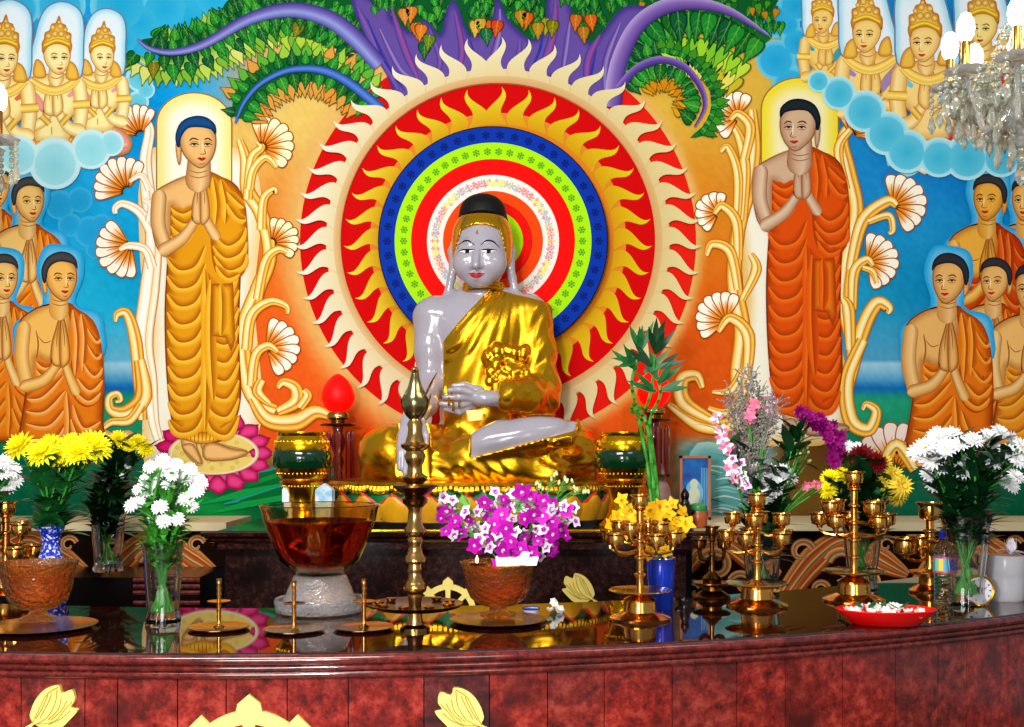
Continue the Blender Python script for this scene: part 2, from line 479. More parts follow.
def flames(N, r0, r1, base, tip, parent, z0, off=0.):
    global pen
    pen = Pen()
    if r0 > 150: ringfill(157, 171, lambda a: (206, 154, 94), lambda a: mix((226, 208, 160), (214, 190, 130), .5+.5*cos(a))); pen.z = .0003
    for k in range(N):
        a = 2*PI*(k+off)/N
        flame(r0, r1, a, 2*PI/N*.98, base(a), tip(a), -cos(a)-.001); pen.z = .0003+(k % 2)*.00006
    pen.build('flame_ring', parent, z0)
flames(36, 116, 154, lambda a: (208, 150, 16), lambda a: mix((228, 222, 70), (212, 204, 20), .5+.5*cos(a)), mural, .0035)

# ---- bodhi tree
pen = Pen()
rl = random.Random(11)
GREENS = [(14, 110, 40), (24, 132, 40), (10, 84, 44), (40, 140, 40), (16, 96, 30)]
PALES = [(180, 206, 80), (210, 214, 110), (150, 190, 60), (120, 176, 50)]
def leaf(x, y, ang, L, col, W=None, vein=True, rim=None):
    W = W or L*.72; ca, sa = cos(ang), sin(ang)
    shp = [(0, 0), (-.05*L, .3*W), (.12*L, .5*W), (.4*L, .42*W), (.7*L, .16*W), (L, 0), (.7*L, -.16*W), (.4*L, -.42*W), (.12*L, -.5*W), (-.05*L, -.3*W)]
    Q = [(x+u*ca-v*sa, y+u*sa+v*ca) for u, v in shp]
    z = pen.z
    pen.fill(Q, mix(col, (0, 30, 10), .55), spl=2)
    Q2 = [(x+(u*.86+.05*L)*ca-v*.8*sa, y+(u*.86+.05*L)*sa+v*.8*ca) for u, v in shp]
    pen.fill(Q2, col, spl=2)
    if vein:
        pen.stroke([(x, y), (x+L*.8*ca, y+L*.8*sa)], [1.2, .5], mix(col, (200, 230, 90), .4), 1)
        for t in (.2, .42):
            for sgn in (1, -1):
                pen.stroke([(x+L*t*ca, y+L*t*sa), (x+L*(t+.2)*ca-sgn*W*.25*sa, y+L*(t+.2)*sa+sgn*W*.25*ca)], [.9, .3], mix(col, (200, 230, 90), .3), 1)
    pen.z = z
# foliage masses
pen.fill([(238, -20), (245, 8), (262, 30), (300, 40), (350, 52), (395, 60), (420, 70), (470, 60), (520, 58), (580, 62), (620, 40), (640, 20), (740, 22), (764, 20), (760, -20), (500, -30)], (10, 84, 36), spl=3)
pen.fill([(142, 40), (170, 62), (205, 74), (262, 50), (310, 34), (372, 60), (350, 20), (300, -8), (238, -8), (205, 30)], (10, 84, 40), spl=3)
pen.fill([(232, 112), (250, 118), (280, 96), (320, 92), (352, 110), (366, 92), (330, 58), (285, 52), (245, 74)], (12, 96, 40), spl=3)
pen.fill([(612, 90), (650, 70), (690, 72), (715, 92), (708, 120), (690, 138), (712, 130), (722, 96), (700, 60), (650, 50)], (14, 110, 36), spl=3)
pen.fill([(622, 70), (650, 40), (700, 34), (735, 46), (748, 56), (764, 44), (766, 34), (700, 4), (640, 20)], (16, 104, 34), spl=3)
# random leaves on the masses
for k in range(130):
    x = rl.uniform(245, 780); y = rl.uniform(-10, 26)
    pen.z = .0002+(k % 8)*.0001; leaf(x, y, PI/2+rl.uniform(-.5, .5), rl.uniform(11, 17), rl.choice(GREENS))
for k in range(40):
    x = rl.uniform(640, 780); pen.z = .001+(k % 8)*.0001; leaf(x, rl.uniform(-8, 14), PI/2+rl.uniform(-.5, .5), rl.uniform(8, 12), rl.choice([(190, 120, 20), (60, 140, 30), (20, 100, 30)]), vein=False)
def along(path, n, s0=0., s1=1.):
    Q = spline(path, 14); L = [0]
    for a, c in zip(Q[:-1], Q[1:]): L.append(L[-1]+math.hypot(c[0]-a[0], c[1]-a[1]))
    out = []
    for k in range(n):
        s = L[-1]*(s0+(s1-s0)*(k+.5)/n); i = max(1, min(len(Q)-1, int(np.searchsorted(L, s))))
        t = (s-L[i-1])/max(L[i]-L[i-1], 1e-6); a, c = Q[i-1], Q[i]
        out.append((a[0]+(c[0]-a[0])*t, a[1]+(c[1]-a[1])*t, math.atan2(c[1]-a[1], c[0]-a[0])))
    return out
B1 = [(138, 40), (152, 50), (175, 53), (205, 45), (250, 20), (290, 11), (325, 18), (352, 36), (380, 66)]
B2 = [(236, 124), (245, 103), (262, 84), (290, 71), (322, 71), (350, 84), (382, 110)]
B3 = [(612, 108), (618, 66), (636, 28), (664, 8), (698, 5), (732, 14), (768, 37)]
B4 = [(618, 90), (636, 70), (660, 61), (684, 68), (700, 88), (704, 108), (694, 128)]
ROW = [1]
def leafrow(path, n, side, dist, L, cols, s0=0., s1=1., jit=.2, W=None, vein=True, lean=0.):
    ROW[0] += 1
    for k, (x, y, a) in enumerate(along(path, int(n*.8), s0, s1)):
        pen.z = .001+ROW[0]*.00032+(k % 3)*.0001
        an = a+side*PI/2+lean+rl.uniform(-jit, jit)
        leaf(x+dist*cos(a+side*PI/2), y+dist*sin(a+side*PI/2), an, 1.28*L*rl.uniform(.88, 1.12), rl.choice(cols), W and W*1.25, vein)
pen.z = .001; pen.stroke([(p[0]+13*cos(p[2]+PI/2), p[1]+13*sin(p[2]+PI/2)) for p in along(B1, 24, .02, .6)], [4, 14, 20, 22, 20, 10], [(-1, (60, 140, 50)), (0, (160, 196, 80)), (1, (214, 216, 130))], 2)
leafrow(B1, 40, 1, 18, 15, PALES, .02, .62, .08, 11, False)
leafrow(B1, 22, 1, 12, 15, GREENS+[(120, 110, 20)], .0, .95)
leafrow(B1, 26, 1, 4, 13, GREENS, .04, 1.)
leafrow(B1, 28, -1, 12, 13, GREENS+PALES[2:], .04, .5, .3)
leafrow(B1, 24, -1, 3, 12, GREENS, .04, .85, .3)
leafrow(B1, 12, 1, 26, 13, [(170, 200, 60), (120, 170, 50)], .55, .95, .3, 9, False)
leafrow(B2, 20, -1, 13, 13, [(216, 150, 60), (150, 196, 60), (90, 170, 50)], .1, .9, .1, 10, False)
leafrow(B2, 34, 1, 13, 14, [(212, 150, 62), (222, 140, 50)], .05, .9, .15, 10, False)
leafrow(B2, 16, 1, 5, 14, GREENS, .02, .95); leafrow(B2, 18, -1, 5, 12, GREENS+PALES[2:3], .02, .95)
leafrow(B3, 40, 1, 50, 20, [(214, 206, 60), (226, 214, 90), (200, 180, 40)], .55, 1., .05, 11, False)
leafrow(B3, 40, 1, 34, 20, [(150, 206, 40), (190, 214, 60), (120, 190, 40)], .22, 1., .05, 11, False)
leafrow(B3, 22, 1, 8, 27, GREENS, .14, 1., .05, 15)
leafrow(B4, 26, -1, 7, 13, GREENS, .02, 1., .2); leafrow(B4, 22, 1, 18, 11, [(220, 150, 14), (206, 130, 10)], .12, 1., .1, 8, False)
leafrow(B4, 22, 1, 5, 14, GREENS, .05, 1., .2)
leafrow(B4, 20, -1, 12, 10, [(60, 140, 30), (40, 120, 30)], .35, 1., .2, 8, False)
pen.z = .0085
# trunk
PUR, PURD, PURL = (96, 72, 150), (58, 44, 126), (146, 122, 184)
pen.fill([(352, -4), (362, 30), (385, 70), (402, 105), (450, 84), (500, 76), (560, 82), (604, 112), (620, 70), (640, 30), (650, 10), (624, 8), (604, 30), (590, 44), (574, 20), (566, -6), (548, -6), (545, 30), (530, 40), (508, 20), (497, -2), (490, 26), (470, 36), (456, 2), (446, 12), (440, 36), (424, 18), (415, 34), (392, 20), (388, 6)], PUR, edge=PURD, ew=7, spl=3)
for pth, w in [([(358, 8), (372, 40), (398, 90)], 9), ([(392, 10), (405, 50), (418, 80)], 8), ([(455, 12), (462, 50), (458, 74)], 7), ([(500, 10), (498, 40), (488, 72)], 7), ([(556, 0), (552, 40), (540, 72)], 9), ([(600, 36), (588, 60), (586, 90)], 8), ([(620, 24), (606, 60), (604, 90)], 7), ([(380, 30), (400, 70), (420, 84)], 6), ([(430, 30), (440, 60), (436, 80)], 6), ([(520, 40), (518, 60), (512, 74)], 6), ([(570, 20), (566, 50), (562, 76)], 6)]:
    pen.stroke(pth, [2, w, w, w*.4], [(-1, PURD), (-.2, rl.choice([PURL, (120, 84, 160), (150, 70, 140)])), (.5, PUR), (1, PURD)])
for pth, w in [([(368, 20), (384, 60), (405, 92)], 3), ([(545, 20), (540, 50), (530, 72)], 3), ([(470, 40), (475, 60), (472, 74)], 3), ([(596, 50), (592, 70), (590, 84)], 3)]:
    pen.stroke(pth, [1, w, 1], (40, 50, 150))
bb = [(-1, (50, 40, 116)), (-.3, (110, 96, 176)), (.2, (140, 150, 210)), (1, (70, 60, 146))]
pen.stroke(B1, [2, 5, 7, 9, 12, 15, 17, 18, 16], bb)
pen.stroke(B2, [2, 4, 5, 6, 8, 9, 10], [(-1, (30, 50, 130)), (0, (80, 130, 210)), (1, (40, 60, 150))])
pen.stroke(B3, [18, 17, 16, 15, 12, 8, 2], [(-1, (170, 150, 200)), (-.2, (128, 96, 172)), (1, (60, 40, 120))])
pen.stroke(B4, [8, 8, 8, 7, 6, 4, 1.5], [(-1, (140, 110, 180)), (0, (90, 64, 150)), (1, (52, 40, 110))])
for k in range(46):
    x = rl.choice([rl.uniform(372, 392), rl.uniform(405, 448), rl.uniform(474, 488), rl.uniform(505, 542), rl.uniform(562, 600), rl.uniform(470, 545)]); y = rl.uniform(-8, 16)
    pen.z = .0096+(k % 8)*.0001; leaf(x, y, PI/2+rl.uniform(-.4, .4), rl.uniform(10, 15), rl.choice(GREENS))
for (x, y, c) in [(404, 10, (204, 120, 50)), (412, 8, (210, 110, 40)), (416, 24, (200, 96, 20)), (422, 26, (216, 110, 30)), (430, 36, (90, 120, 20)), (476, 22, (210, 160, 60)), (480, 20, (190, 150, 40)), (492, 22, (206, 84, 20)), (498, 22, (200, 60, 16)), (520, 12, (170, 120, 20)), (528, 14, (200, 80, 10)), (548, 20, (150, 140, 20)), (553, 22, (120, 110, 10)), (576, 16, (190, 90, 20)), (590, 16, (206, 84, 14)), (583, 28, (170, 100, 20)), (425, 44, (20, 90, 50)), (486, 30, (20, 100, 60)), (538, 24, (170, 120, 20))]:
    pen.z = .0106+(x % 4)*.0001; leaf(x, y, PI/2+rl.uniform(-.2, .2), 19, c, 14)
pen.build('bodhi_tree', mural, .0055)
flames(48, 164, 203, lambda a: mix((222, 206, 160), (214, 190, 130), .5+.5*cos(a)), lambda a: mix((232, 230, 214), (222, 214, 150), .5+.5*cos(a)), mural, .0175)

# ---- acanthus scrolls with shell flowers
OUT = (150, 74, 16)
GOLDB = [(-1, OUT), (-.84, (226, 150, 36)), (-.55, (246, 220, 120)), (-.15, (252, 240, 190)), (.14, (236, 180, 60)), (.2, (196, 100, 14)), (.27, (222, 146, 30)), (.6, (244, 206, 90)), (.84, (214, 130, 26)), (1, OUT)]
CREAMB = [(-1, OUT), (-.84, (244, 212, 150)), (-.5, (254, 250, 240)), (0, (252, 244, 226)), (.16, (246, 216, 160)), (.22, (216, 150, 74)), (.3, (248, 226, 180)), (.7, (254, 246, 226)), (.86, (236, 190, 120)), (1, OUT)]
def curl(path, w, bands=GOLDB): pen.stroke(path, [q*1.12 for q in w], bands, 7)
def shell(x, y, ang, R, spread=2.2, n=7, c=(248, 236, 200)):
    R *= 1.1
    for k in range(n):
        q = ang+spread*((k+.5)/n-.5); Lq = R*(1-.14*abs((k+.5)/n-.5)*2)
        ca, sa = cos(q), sin(q); w = R*spread/n*.78
        shp = [(R*.12, -.08*w), (Lq*.5, -.42*w), (Lq*.82, -.62*w), (Lq*.98, -.4*w), (Lq*1.0, .1*w), (Lq*.93, .5*w), (Lq*.7, .55*w), (R*.3, .2*w)]
        Q = [(x+u*ca-v*sa, y+u*sa+v*ca) for u, v in shp]
        cc_ = mix(c, (255, 255, 250), .4); pen.fill(Q, cc_, spl=3, grid=2.2, fn=lambda u, v: mix((226, 136, 30), cc_, (math.hypot(u-x, v-y)/R-.3)/.35)); pen.outline(Q, 1.2, OUT, 3)
        pen.stroke([(x+R*.2*ca, y+R*.2*sa), (x+Lq*.7*ca, y+Lq*.7*sa)], [2.2, .6], (226, 120, 30), 2)
# aureole slabs behind the standing figures
pen = Pen()
def slab(pts, hi):
    pen.fill(pts, (240, 236, 214), edge=hi, ew=16, spl=4, grid=5)
def arch(x0, x1, ytop, ybot, c0, c1):
    w = (x1-x0); r = w/2
    pts = [(x0, ybot)]+[((x0+x1)/2-r*cos(PI*k/16)*(1 if True else 1), ytop+r*.82-r*.82*sin(PI*k/16)) for k in range(17)]+[(x1, ybot)]
    pen.fill(pts, c0, edge=c1, ew=20, spl=0, grid=3.5)
    pen.stroke(pts, 1.4, (150, 110, 50), 0)
slab([(150, 150), (140, 250), (150, 330), (143, 420), (152, 470), (230, 470), (262, 420), (255, 300), (262, 200), (240, 150)], (236, 200, 130))
arch(157, 232, 93, 230, (246, 246, 226), (240, 226, 130))
pen.build('aureole', mural, .006); pen = Pen()
slab([(752, 150), (735, 200), (744, 300), (736, 380), (748, 440), (838, 440), (846, 380), (836, 300), (850, 200), (838, 140)], (226, 180, 90))
arch(761, 838, 78, 200, (240, 232, 180), (236, 214, 40))
pen.build('aureole', mural, .006)
pen = Pen()
# left, outer scroll
curl([(160, 442), (154, 420), (150, 380), (144, 340), (150, 290), (154, 240), (148, 190), (146, 160), (150, 130), (142, 118)], [8, 10, 14, 18, 18, 15, 13, 11, 9, 5], CREAMB)
curl([(152, 230), (140, 212), (124, 204), (116, 208), (116, 214)], [12, 9, 7, 6, 4], CREAMB)
curl([(150, 222), (152, 206), (144, 200)], [8, 7, 4], CREAMB)
curl([(143, 420), (140, 380), (136, 340), (128, 314), (118, 314), (116, 322)], [8, 12, 12, 9, 7, 3])
curl([(140, 360), (144, 396), (128, 412), (112, 410), (110, 398), (118, 394), (121, 400), (116, 402)], [10, 16, 14, 9, 7, 6, 5, 2])
curl([(142, 404), (130, 420), (112, 422), (102, 430)], [8, 9, 7, 4])
shell(141, 136, -2.0, 30, 2.0, 7); shell(128, 192, -2.2, 34, 2.4, 8); shell(132, 245, 2.75, 34, 2.6, 8)
curl([(150, 190), (142, 176), (130, 182)], [7, 6, 3], CREAMB); curl([(153, 268), (146, 250), (130, 246), (120, 250)], [9, 8, 7, 3], CREAMB)
pen.build('scroll_ornament', mural, .008); pen = Pen()
# left, inner scroll
curl([(276, 410), (256, 400), (246, 372), (244, 330), (258, 290), (270, 255), (262, 215), (248, 190), (246, 160), (240, 140)], [10, 14, 15, 15, 14, 13, 13, 13, 10, 6])
curl([(262, 230), (264, 200), (274, 190), (276, 194)], [9, 8, 6, 4]); curl([(248, 200), (252, 160), (262, 148), (258, 142)], [9, 9, 7, 5])
shell(262, 148, -.55, 31, 2.7, 8, (252, 236, 150)); curl([(250, 190), (254, 170), (266, 158), (277, 168)], [8, 8, 7, 4])
shell(272, 243, -.45, 26, 2.3, 7, (252, 232, 150)); curl([(258, 300), (266, 262), (278, 250), (288, 253)], [9, 9, 7, 4])
curl([(247, 350), (252, 316), (270, 302), (286, 306), (288, 314)], [10, 10, 8, 6, 3]); shell(266, 348, -.1, 32, 2.6, 8); curl([(252, 386), (256, 356), (268, 346), (278, 352)], [9, 9, 8, 4])
curl([(252, 398), (268, 420), (296, 422), (316, 412), (334, 418)], [8, 14, 17, 13, 5]); curl([(278, 412), (296, 402), (296, 388), (284, 382), (278, 388)], [8, 13, 11, 8, 4]); curl([(262, 380), (258, 392), (270, 404)], [8, 10, 5]); curl([(300, 408), (308, 396), (304, 390)], [8, 9, 5])
pen.build('scroll_ornament', mural, .008); pen = Pen()
# right, inner scroll (towards the sun)
curl([(748, 420), (738, 380), (742, 330), (734, 280), (738, 230), (748, 190), (754, 150), (752, 110)], [12, 15, 15, 14, 13, 14, 12, 8])
curl([(742, 220), (745, 170), (740, 140), (732, 125)], [9, 10, 9, 6]); shell(738, 118, 3.7, 26, 3.2, 8); curl([(744, 160), (750, 128), (738, 114), (730, 120)], [8, 10, 8, 4])
curl([(734, 250), (738, 180), (728, 148), (720, 152)], [7, 9, 7, 4]); shell(718, 214, 3.6, 22, 3.0, 7); curl([(738, 260), (736, 222), (722, 206), (714, 214)], [8, 10, 8, 4])
curl([(738, 290), (730, 252), (712, 244), (706, 256)], [8, 10, 8, 4]); curl([(742, 300), (756, 270), (750, 254)], [6, 10, 5])
shell(726, 322, 3.85, 30, 2.7, 8); curl([(746, 380), (748, 336), (730, 318), (718, 332)], [8, 12, 9, 4])
curl([(756, 400), (730, 424), (700, 424), (668, 404)], [8, 14, 15, 5]); curl([(712, 420), (684, 402), (682, 380), (696, 376), (702, 388)], [8, 15, 13, 10, 5]); curl([(744, 390), (728, 412), (708, 408)], [8, 9, 4]); curl([(742, 370), (730, 390), (712, 392)], [7, 8, 3])
pen.build('scroll_ornament', mural, .008); pen = Pen()
# right, outer scroll
curl([(846, 400), (852, 350), (842, 300), (848, 250), (856, 210), (848, 170), (842, 140), (852, 122)], [9, 11, 13, 12, 13, 13, 11, 6])
shell(850, 136, -.95, 30, 2.2, 8, (252, 236, 170)); curl([(846, 190), (838, 150), (850, 130)], [7, 9, 6])
shell(892, 206, -.35, 32, 2.9, 8); curl([(850, 270), (862, 222), (886, 202), (896, 206)], [9, 12, 11, 6]); curl([(868, 222), (888, 216), (892, 230), (888, 234)], [6, 7, 6, 3])
shell(866, 262, -.1, 30, 2.9, 8); curl([(852, 310), (854, 272), (866, 260), (872, 266)], [8, 10, 8, 4]); curl([(862, 268), (872, 272), (876, 284)], [5, 6, 4])
curl([(850, 380), (862, 330), (876, 304), (888, 308), (887, 314)], [9, 14, 13, 9, 3]); curl([(850, 350), (848, 310), (842, 298)], [9, 12, 5])
curl([(862, 340), (846, 380), (850, 420), (868, 430), (876, 412), (866, 404), (862, 410)], [10, 13, 14, 12, 9, 6, 3])
pen.build('scroll_ornament', mural, .008); pen = Pen()
shell(894, 470, -1.5, 44, 2.6, 8, (226, 190, 170)); curl([(880, 470), (896, 446), (914, 470)], [9, 14, 9])
pen.build('shell_ornament', mural, .008); pen = Pen()
for x in (98, 106, 118, 128): pen.disc((x, 438), 0, 8, (230, 200, 150), (200, 140, 80), 14)
pen.build('pebble_row', mural, .0082)

# ---- lotus under the left standing figure
pen = Pen()
def lotus(cx, cy, rx, ry):
    for ring, (sc, c, e) in enumerate([(1., (222, 26, 110), (150, 6, 60)), (.84, (244, 84, 156), (206, 20, 100))]):
        n = 17
        for k in range(n):
            a = 2*PI*(k+.5*ring)/n; ca, sa = cos(a), sin(a)
            tipx, tipy = cx+rx*sc*ca, cy+ry*sc*sa; bx, by = cx+rx*.55*ca, cy+ry*.5*sa
            tx, ty = -sa*rx*.17, ca*ry*.17
            Q = [(bx, by), ((bx+tipx)/2+tx, (by+tipy)/2+ty), (tipx*.78+bx*.22+tx*.75, tipy*.78+by*.22+ty*.75), (tipx*.95+bx*.05+tx*.16, tipy*.95+by*.05+ty*.16), (tipx*1.04-bx*.04, tipy*1.04-by*.04), (tipx*.95+bx*.05-tx*.16, tipy*.95+by*.05-ty*.16), (tipx*.78+bx*.22-tx*.75, tipy*.78+by*.22-ty*.75), ((bx+tipx)/2-tx, (by+tipy)/2-ty)]
            pen.fill(Q, mix(c, (250, 150, 190), .3 if ca > 0 else 0), edge=e, ew=5, spl=2, grid=3); pen.z -= .00003
    pen.z += .0005
    pen.disc((cx, cy), 0, rx*.74, (232, 206, 110), (232, 206, 110), 40, ry*.5/(rx*.74)*1.0)
    pen.disc((cx, cy), rx*.70, rx*.76, (246, 240, 220), (190, 150, 90), 40, ry*.52/(rx*.76))
    for k in range(26):
        a = k*2.4; r = rx*.64*math.sqrt((k+.5)/26); pen.disc((cx+r*cos(a), cy+r*sin(a)*ry*.5/(rx*.76)), 1., 2.6, (206, 160, 70), (232, 206, 110), 10)
lotus(214, 453, 60, 42)
pen.build('painted_lotus', mural, .0072); pen = Pen()
pen.fill([(690, 452), (720, 444), (762, 470), (770, 530), (690, 530)], (90, 160, 156), edge=(150, 196, 186), ew=12, spl=3)
for k in range(22):
    y = 462+3*k; x = rl.uniform(690, 740); pen.stroke([(x, y), (x+12, y-2), (x+28, y+2)], [.5, 2, .5], rl.choice([(190, 220, 210), (30, 120, 120), (140, 196, 190)]))
pen.build('painted_water', mural, .007); pen = Pen()
for k in range(14):
    x = rl.uniform(215, 330); y = rl.uniform(478, 505); pen.stroke([(x-40, y+10), (x, y), (x+46, y-12)], [1, 8, 1], rl.choice([(8, 120, 50), (14, 150, 66), (30, 140, 130), (6, 100, 44)]))
pen.build('painted_grass', mural, .007)

# ---- figures
def face(x, y, s, t, skin, edge, brow=(96, 50, 20), lip=(186, 30, 20), w=1.):
    "face features: t is the turn to the viewer's right (+) or left (-)"
    pen.set(x, y, s, 1. if t >= 0 else -1.)
    o = 2.5*abs(t)
    pen.line([(-8+o*.4, -1), (-5+o*.5, -3.4), (0+o*.6, -2)], 1.3, brow); pen.line([(3.5+o, -2), (7+o, -3.4), (11+o*.8, -1)], 1.3, brow)
    for ex in (-4+o*.6, 7+o*.8):
        pen.fill([(ex-3.6, 2), (ex, 1.2), (ex+3.6, 2), (ex, 3.2)], mix(skin, (255, 255, 240), .35), spl=3); pen.fill([(ex-1.1, 1.6), (ex+1.1, 1.6), (ex+.9, 2.9), (ex-.9, 2.9)], (60, 36, 16), spl=2)
        pen.line([(ex-4.2, 2.2), (ex, 1.), (ex+4.2, 2.2)], 1.3, (70, 36, 14)); pen.line([(ex-3.8, .8), (ex, -1.), (ex+3.8, .6)], .6, edge); pen.line([(ex-3.6, 3), (ex, 4.2), (ex+3.4, 3)], .6, edge)
    pen.line([(1.6+o, -1), (2.4+o*1.2, 5), (4+o*1.3, 9.5), (2+o*1.2, 10.6), (-.6+o, 10)], .9, edge)
    pen.stroke([(2+o*1.1, -2), (2.4+o*1.2, 8)], [.4, 1.6, .8], mix(skin, (255, 255, 230), .55))
    pen.fill([(-2.4+o, 14), (0+o, 13.2), (1.6+o, 13.6), (3.2+o, 13.2), (5.4+o, 14), (1.6+o, 16.4)], lip, spl=3)
    pen.line([(-1+o, 18.4), (1.6+o, 19.2), (4+o, 18.4)], .7, edge)
def hands(skin, edge, x=0., y=0., h=1.):
    for Q in ([(-9, 52), (-9, 34), (-5, 18), (-1.5, 6), (0, 8), (-1, 28), (0, 54)], [(0, 8), (2, 5), (4.5, 14), (8, 34), (8, 50), (0, 56), (-1, 30)]):
        Q = [(x+a, y+c*h) for a, c in Q]; pen.fill(Q, skin, edge=mix(skin, edge, .7), ew=3.5, spl=3, grid=2); pen.outline(Q, 1., edge, 3)
    for a in (-4.5, 3.8): pen.line([(x+a*.4, y+12*h), (x+a*.8, y+24*h), (x+a, y+36*h)], .8, edge)
def bar(path, w, skin, edge):
    path = spline(path, 8); n = len(path); W0 = [np.interp(i/(n-1)*(len(w)-1), range(len(w)), w) for i in range(n)]
    Ls = [0]
    for p, q in zip(path[:-1], path[1:]): Ls.append(Ls[-1]+math.hypot(q[0]-p[0], q[1]-p[1]))
    d0 = ((path[0][0]-path[1][0]), (path[0][1]-path[1][1])); l0 = math.hypot(*d0) or 1; d1 = ((path[-1][0]-path[-2][0]), (path[-1][1]-path[-2][1])); l1 = math.hypot(*d1) or 1
    cap = [1., .92, .72, .4]
    pre = [(path[0][0]+d0[0]/l0*W0[0]*.5*c, path[0][1]+d0[1]/l0*W0[0]*.5*c) for c in cap]; post = [(path[-1][0]+d1[0]/l1*W0[-1]*.5*c, path[-1][1]+d1[1]/l1*W0[-1]*.5*c) for c in cap[::-1]]
    wc = [.05, .4, .7, .92]
    path = pre+path+post; w = [W0[0]*c for c in wc]+W0+[W0[-1]*c for c in wc[::-1]]
    pen.stroke(path, w, [(-1, edge), (-.86, mix(skin, edge, .55)), (-.3, mix(skin, (255, 250, 220), .25)), (.3, skin), (.86, mix(skin, edge, .55)), (1, edge)], 0)
def folds(lst, dark, lite, w=2.):
    for q in lst:
        L_ = math.hypot(q[-1][0]-q[0][0], q[-1][1]-q[0][1]); W_ = min(w*5., L_*.42); sg = 1 if q[-1][0] >= q[0][0] else -1
        pen.stroke(q, [W_*.25, W_, W_, W_, W_*.25], [(-sg, ROBE), (-.16*sg, mix(ROBE, dark, .75)), (0, dark), (.14*sg, lite), (.45*sg, mix(ROBE, lite, .55)), (sg, ROBE)][::sg], 6)
ROBE = (220, 120, 20)
def fig(name, z0):
    pen.set(); pen.build(name, mural, z0)

def monk(x, y, s, t, skin, robe, rim=True, hair=(66, 66, 66), z0=.009, lite=None):
    global pen, ROBE
    ROBE = robe; pen = Pen(); pen.set(x, y, s)
    E = mix(skin, (120, 50, 6), .75); RD = mix(robe, (120, 30, 0), .6); RL = lite or mix(robe, (255, 210, 90), .45)
    if rim:
        pen.fill([(-24, -6), (-16, -29), (2, -31), (20, -24), (22, 0), (14, 26), (36, 34), (42, 50), (36, 80), (-38, 80), (-46, 62), (-44, 44), (-18, 26)], (96, 182, 218), edge=(24, 152, 206), ew=7, spl=4)
    body = [(-12, 27), (-28, 33), (-40, 44), (-44, 66), (-43, 86), (-34, 112), (-36, 168), (38, 168), (40, 140), (41, 96), (38, 62), (30, 42), (14, 31), (8, 26)]
    pen.fill(body, robe, edge=RD, ew=9, spl=3)
    sk = [(-12, 26), (-28, 33), (-40, 44), (-44, 66), (-43, 86), (-37, 108), (-27, 100), (-24, 78), (-14, 82), (2, 76), (9, 50), (8, 26)]
    pen.fill(sk, skin, edge=mix(skin, E, .6), ew=8, spl=3); pen.outline(body, 1.4, mix(E, (90, 20, 0), .5), 3)
    folds([[(-24, 82), (-14, 88), (2, 78)], [(-24, 90), (-12, 98), (4, 84)]], RD, RL)
    pen.line([(-24, 52), (-22, 66), (-24, 80)], 1.4, E); pen.line([(-12, 34), (0, 38), (8, 34)], 1., E); pen.line([(-9, 62), (-16, 64), (-22, 58)], .9, E)
    # robe over the far shoulder
    slv = [(7, 28), (16, 32), (30, 42), (38, 62), (41, 96), (40, 116), (26, 126), (14, 118), (9, 100), (12, 60)]
    pen.fill(slv, robe, edge=RD, ew=8, spl=3); pen.outline(slv, 1.2, RD, 3)
    folds([[(12, 32), (16, 60), (14, 96)], [(20, 36), (23, 60), (21, 92)], [(26, 50), (34, 62), (38, 60)], [(26, 66), (34, 78), (39, 74)], [(22, 84), (32, 96), (40, 88)], [(16, 98), (28, 110), (40, 100)], [(12, 108), (26, 120), (38, 112)]], RD, RL)
    folds([[(-33, 118), (-18, 116), (2, 96)], [(-34, 130), (-16, 130), (4, 110)], [(-34, 142), (-12, 144), (6, 124)], [(-34, 156), (-10, 160), (6, 140)], [(6, 112), (8, 140), (6, 168)], [(12, 124), (22, 146), (38, 140)], [(10, 138), (22, 162), (38, 154)]], RD, RL)
    bar([(-36, 50), (-38, 78), (-33, 104)], [14, 14, 13], skin, mix(skin, E, .7)); bar([(-33, 106), (-16, 100), (-3, 84)], [13, 12, 8], skin, E)
    bar([(14, 110), (8, 96), (4, 84)], [11, 9, 8], skin, E)
    hands(skin, E, 0, 34, .95)
    bar([(-2, 12), (-2, 33)], [17, 19], mix(skin, E, .12), mix(skin, E, .5))
    for q in (22, 26): pen.line([(-9, q), (-1, q+2), (7, q)], .8, E)
    pen.set(x, y, s, 1. if t >= 0 else -1.)
    pen.fill([(-16, -2), (-14, 4), (-13, 14), (-15, 17), (-18, 12), (-19, 2)], skin, edge=E, ew=2, spl=3, grid=2)
    fc = [(-15, -9), (-7, -17), (6, -17), (14, -9), (15, 4), (11, 16), (5, 23), (-1, 22), (-9, 15), (-14, 5)]
    pen.fill(fc, skin, edge=mix(skin, E, .5), ew=6, spl=4); pen.outline(fc, 1.1, E, 4)
    pen.fill([(-17, 6), (-19, -6), (-14, -18), (-3, -24), (8, -23), (15, -16), (16, -7), (12, -12), (2, -14.5), (-6, -13), (-12, -7), (-14, 4)], hair, edge=mix(hair, (10, 10, 20), .6), ew=3, spl=3)
    face(x, y, s, t, skin, E)
    fig('praying_monk', z0)
SK1, SK2 = (240, 182, 88), (236, 190, 106)
OR1, OR2 = (228, 120, 18), (226, 96, 10)
monk(-4, 186, .92, 1, SK2, OR1, z0=.0085); monk(30, 200, .95, 1, SK2, OR1, z0=.009)
monk(-60, 240, 1., 1, SK2, OR1, z0=.0085)
monk(4, 277, .95, 1, SK2, OR1, z0=.0105); monk(-52, 300, 1., 1, SK2, (232, 176, 20), z0=.011); monk(62, 277, 1.03, 1, SK1, OR1, z0=.012, lite=(250, 190, 110))
